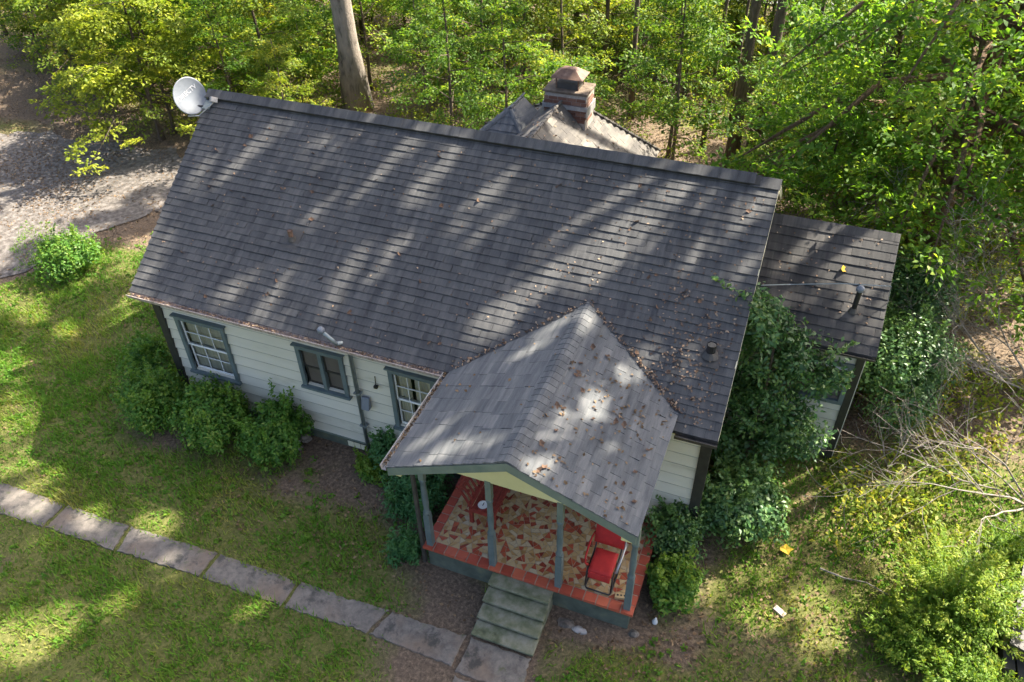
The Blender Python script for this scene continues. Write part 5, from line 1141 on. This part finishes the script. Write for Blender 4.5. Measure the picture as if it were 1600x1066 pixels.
# low undergrowth in the woods, one uncountable mass
rg = np.random.default_rng(90); n = 3300
x = rg.uniform(-28, 22, n); y = rg.uniform(9.4, 30, n)
keep = (fbm(x, y, 3.2, 13) > .36) & ~in_poly(x, y, DRIVE) & ~((x < -12) & (y < 13)); x, y = x[keep], y[keep]
x2 = rg.uniform(13.6, 19.5, 700); y2 = rg.uniform(.8, 12, 700); k2 = fbm(x2, y2, 1.6, 14) > .5; x = np.concatenate([x, x2[k2]]); y = np.concatenate([y, y2[k2]])
C = np.stack([x, y, ground_z(x, y) + rg.uniform(.05, .75, len(x)) * np.where(x > 13.5, np.where(y < 9, .4, 1), 1)], -1)
P, Nn, D, T = sprays(C, rg, 30, .34, flat=.7, jit=.6); P[:, 2] = np.maximum(P[:, 2], ground_z(P[:, 0], P[:, 1]) + .02)
o = link('undergrowth', leaf_mesh('undergrowth', P, Nn, .105, rg, T, .5, dirs=D), 'lf_under2'); tag(o, 'low leafy undergrowth covering the woodland floor', 'undergrowth', kind='stuff')
# a screen of woods further off
n = 420; x = rg.uniform(-70, 60, n); y = rg.uniform(38, 62, n); C = np.stack([x, y, rg.uniform(.6, 7.5, n)], -1)
P, Nn, D, T = sprays(C, rg, 40, 1.5, flat=.6, jit=.6)
o = link('far_woods', leaf_mesh('far_woods', P, Nn, .5, rg, T, .6, dirs=D), 'lf_under'); tag(o, 'mass of far woods beyond the road', 'woods', kind='stuff')

# ------------------------------------------------------------------ grass, leaf litter and leaves on the roofs
rg = np.random.default_rng(100); n = 420000
x = rg.uniform(-9.5, 17.5, n); y = rg.uniform(-7, 5.5, n)
g = grass_mask(x, y); keep = rg.random(n) < np.clip((g - .25) * 1.3, 0, 1) * np.clip(2.3 * vnoise(x, y, .30, 22) * vnoise(x, y, .9, 27) + .13, 0, 1)
keep &= ~((x > .6) & (x < 11.4) & (y > 0)) & ~((x > 7.15) & (x < 10.95) & (y > -2)) & ~((x > 11.3) & (x < 13.6) & (y > 2.8))
pth = (y < np.interp(x, [p[0] for p in far], [p[1] for p in far]) - .09) & (y > np.interp(x, [p[0] for p in near], [p[1] for p in near]) + .08) & (x < 8.5)
keep &= ~pth & ~((x > 8.45) & (x < 9.65) & (y < -2.0) & (y > -4.65))
x, y = x[keep], y[keep]; n = len(x); z = ground_z(x, y)
h = rg.uniform(.035, .105, n) * (.6 + .8 * vnoise(x, y, .5, 23)); a = rg.uniform(0, 2 * np.pi, n); w = rg.uniform(.007, .019, n); h = np.where(rg.random(n) < .12, h * 1.7, h); ln = rg.uniform(.25, 1.1, n) * h
V = np.empty((n, 3, 3)); ca, sa = np.cos(a), np.sin(a)
V[:, 0] = np.stack([x - sa * w, y + ca * w, z - .005], -1); V[:, 1] = np.stack([x + sa * w, y - ca * w, z - .005], -1); V[:, 2] = np.stack([x + ca * ln, y + sa * ln, z + h], -1)
T = np.clip(1.5 * (fbm(x, y, 1.3, 25) - .5) + .36 + rg.normal(size=n) * .17, 0, 1)
o = link('lawn_grass', mesh_np('lawn_grass', V.reshape(-1, 3), np.arange(3 * n).reshape(-1, 3), tint=T), 'grass'); tag(o, 'short patchy lawn grass around the front path', 'grass', kind='stuff')

nw = 9000; wx = rg.uniform(-9, 17, nw); wy = rg.uniform(-7, 5, nw); kw_ = (rg.random(nw) < grass_mask(wx, wy) * np.clip(fbm(wx, wy, 1.1, 52) * 2.6 - .8, 0, 1)) & ~((wx > .4) & (wx < 11.5) & (wy > -.1)) & ~((wx > 6.9) & (wx < 11.1) & (wy > -3)) & ~((wx < 9.7) & (wy > -3.9) & (wy < -2.85)) & ~((wx > 11.2) & (wx < 13.7) & (wy > 2.7))
wx, wy = wx[kw_], wy[kw_]; C = np.stack([wx, wy, ground_z(wx, wy) + .03], -1)
P, Nn, D, T = sprays(C, rg, 9, .07, flat=.5, jit=.6); P[:, 2] = np.maximum(P[:, 2], ground_z(P[:, 0], P[:, 1]) + .012)
o = link('lawn_weeds', leaf_mesh('lawn_weeds', P, Nn, .075, rg, np.clip(T * .7, 0, 1), .5, dirs=D), 'grass'); tag(o, 'broad leaved weeds dotted through the lawn', 'weeds', kind='stuff')

def scatter_leaves(name, x, y, zf, size, mtl, label, rg, lift=.012, tilt=.35, slope=None):
    n = len(x); P = np.stack([x, y, zf(x, y) + lift + rg.uniform(0, .012, n)], -1); Nn = rg.normal(size=(n, 3)) * tilt + (np.array([0, 0, 1.]) if slope is None else slope)
    o = link(name, leaf_mesh(name, P, Nn, size, rg, rg.random(n), .62, .3), mtl)
    return tag(o, label, 'leaves', kind='stuff')
n = 150000; x = rg.uniform(-20, 19, n); y = rg.uniform(-3, 22, n)
dens = np.where((x > 10.5), .55, np.where(y > 8.2, .5, .05)) * (.3 + 1.3 * fbm(x, y, 1.2, 31)); dens = np.where((x < -4.5) & (y > 4), .5 * fbm(x, y, 1.1, 33) * 1.5, dens)
dens = np.where(x < 10.5, np.where(y < 4, np.where((x > 2.5) & (y > -2.6) & (y < 0), .22, .065), dens), dens); dens = np.where(in_poly(x, y, DRIVE), .9 * np.clip(fbm(x, y, 1.4, 35) * 2.4 - .6, 0, 1), dens)
keep = (rg.random(n) < dens) & ~((x > .5) & (x < 11.4) & (y > -.05) & (y < 8.8)) & ~((x > 11) & (x < 13.6) & (y > 2.7) & (y < 6.2)) & ~((x > 7) & (x < 11) & (y > -2.1) & (y < 1))
scatter_leaves('leaf_litter', x[keep], y[keep], lambda a, c: ground_z(a, c) + .018, .068, 'litter_leaf', 'brown leaf litter strewn over the woodland floor and yard', rg)
mz = lambda a, c: ZE + SL * (c + EO)
def on_main(n, x0, x1, y0, y1):
    x = rg.uniform(x0, x1, n); y = rg.uniform(y0, y1, n); k = np.array([not (porch_z(a) > main_z(c) - .02 and PXL < a < PXR) for a, c in zip(x, y)]); return x[k], y[k]
xs, ys = on_main(300, .4, 11.4, -.2, 3.4); x2, y2 = on_main(520, 10.2, 11.4, -.25, 1.9); k = rg.random(len(x2)) < fbm(x2, y2, .5, 41) ** 2 * 2; x3, y3 = on_main(260, 8, 11.4, -.2, 3.3)
ns = np.array([0, -SL, 1.])
scatter_leaves('roof_debris', np.concatenate([xs, x2[k], x3]), np.concatenate([ys, y2[k], y3]), mz, .05, 'roof_leaf', 'tiny dry leaf bits scattered over the main roof', rg, .02, slope=ns)
n = 900; xs = rg.uniform(PXL + .1, PXR - .05, n); ys = rg.uniform(PF, .9, n); k = (rg.random(n) < np.where(xs > PX, 1.1 * np.clip(fbm(xs, ys, .55, 43) * 2.4 - .9, 0, 1), .06)) & (ys < np.array([-EO + (porch_z(a) - ZE) / SL for a in xs]))
pz = lambda a, c: np.array([porch_z(q) for q in a])
scatter_leaves('porch_roof_debris', xs[k], ys[k], pz, .06, 'litter_leaf', 'dry leaf bits gathered on the porch roof', rg, .022, slope=np.array([.3, 0, 1.]))
n = 230; t_ = rg.random(n) ** 1.3; sd = rg.random(n) < .35
xs = np.where(sd, PXL + t_ * (PX - PXL), PXR - t_ * (PXR - PX)); zs = np.array([porch_z(q) for q in xs]); ys = -EO + (zs - ZE) / SL + np.abs(rg.normal(size=n)) * .05
scatter_leaves('valley_debris', xs, ys, mz, .055, 'roof_leaf', 'leaf bits caught in the valleys beside the porch roof', rg, .03, .6)
n = 420; xs = rg.uniform(XL, PXL, n); scatter_leaves('gutter_debris', xs, -EO - .07 + rg.normal(size=n) * .02, lambda a, c: np.full(len(a), ZE - .03), .045, 'roof_leaf', 'leaf bits filling the main gutter', rg, 0., .8)
n = 170; ys = rg.uniform(PF, -EO, n); scatter_leaves('gutter_debris', PXL - .065 + rg.normal(size=n) * .02, ys, lambda a, c: np.full(len(a), PZL - .02), .05, 'litter_leaf', 'leaf bits filling the porch gutter', rg, 0., .8)
n = 200; xs = rg.uniform(hx0 + .3, hx1 - .2, n); ys = rg.uniform(4.6, hy1, n); wz = lambda a, c: np.minimum.reduce([hz + (hx1 - a) * (az_ - hz) / (hx1 - ax_), hz + (a - hx0) * (az_ - hz) / (ax_ - hx0), hz + (hy1 - c) * (az_ - hz) / (hy1 - ay_)])
scatter_leaves('wing_roof_debris', xs, ys, wz, .075, 'roof_leaf', 'dry leaves scattered over the hipped rear roof', rg, .025)
n = 90; xs = rg.uniform(11.6, 13.5, n); ys = rg.uniform(2.6, 4.3, n); scatter_leaves('annex_roof_debris', xs, ys, lambda a, c: AZE + AS * (c - AYE), .05, 'roof_leaf', 'dry leaf bits scattered over the annex roof', rg, .02, slope=np.array([0, -AS, 1]))
# larger single leaves that can be picked out on the roof
def curled_leaf(seed, L):
    rg = random.Random(seed); b = MB(); n = 9; top = []
    for i in range(n):
        a = 2 * math.pi * i / n; r = L * (.5 + .14 * math.cos(5 * a) + rg.uniform(-.05, .05)); top.append(Vector((r * math.cos(a), r * .7 * math.sin(a), .25 * r * abs(math.sin(a * .5 + .5)) + rg.uniform(0, .012))))
    b.add([*top, Vector((0, 0, .0))], [(i, (i + 1) % n, n) for i in range(n)]); return b.mesh('curled_leaf')
LM = [curled_leaf(i, .095) for i in range(4)]
rl = random.Random(77)
def single(x, y, z, rot, s, label, group=None, mtl='roof_leaf'):
    me = LM[rl.randrange(4)]
    if mtl != 'roof_leaf': me = me.copy(); me.materials.clear()
    o = link('fallen_leaf', me, mtl); o.location = (x, y, z); o.rotation_euler = rot; o.scale = (s, s, s); return tag(o, label, 'leaf', group)
i = 0
while i < 64:
    x, y = (rl.uniform(.3, 11.3), rl.uniform(-.2, 3.4)) if i < 44 else (rl.uniform(9.8, 11.4), rl.uniform(-.1, 1.8))
    if PXL < x < PXR and porch_z(x) > main_z(y) - .05: continue
    single(x, y, main_z(y) + .022, (SA, rl.uniform(-.2, .2), rl.uniform(0, 6.28)), rl.uniform(.7, 1.35), 'dry tan leaf lying on the main roof shingles', 'single leaves on the main roof'); i += 1
i = 0
while i < 22:
    x, y = rl.uniform(PX + .15, PXR - .15), rl.uniform(PF + .1, .5)
    if y > -EO + (porch_z(x) - ZE) / SL - .1: continue
    single(x, y, porch_z(x) + .025, (0, SPR, rl.uniform(0, 6.28)), rl.uniform(.7, 1.2), 'dry leaf lying on the right slope of the porch roof', 'single leaves on the porch roof'); i += 1
single(12.87, 3.72, annex_z(3.72) + .025, (AA, 0, 1.), 1.7, 'large yellow leaf lying on the annex roof', None, 'yellow_leaf')
single(13.01, .51, gz(13, .5) + .06, (.2, .1, .4), 2.4, 'big yellow green leaf on the litter right of the porch', None, 'yellow_leaf')
# fallen stick
b = MB(); b.tube([(13.6, .35, gz(13.6, .35) + .04), (14.0, .28, .06), (14.35, .33, .05), (14.7, .2, .06)], [.018, .015, .012, .006], 5); tag(b.build('fallen_stick', 'twig', origin=(14, .3, 0)), 'thin brown stick lying on the patchy ground left of the bright shrubs', 'stick')
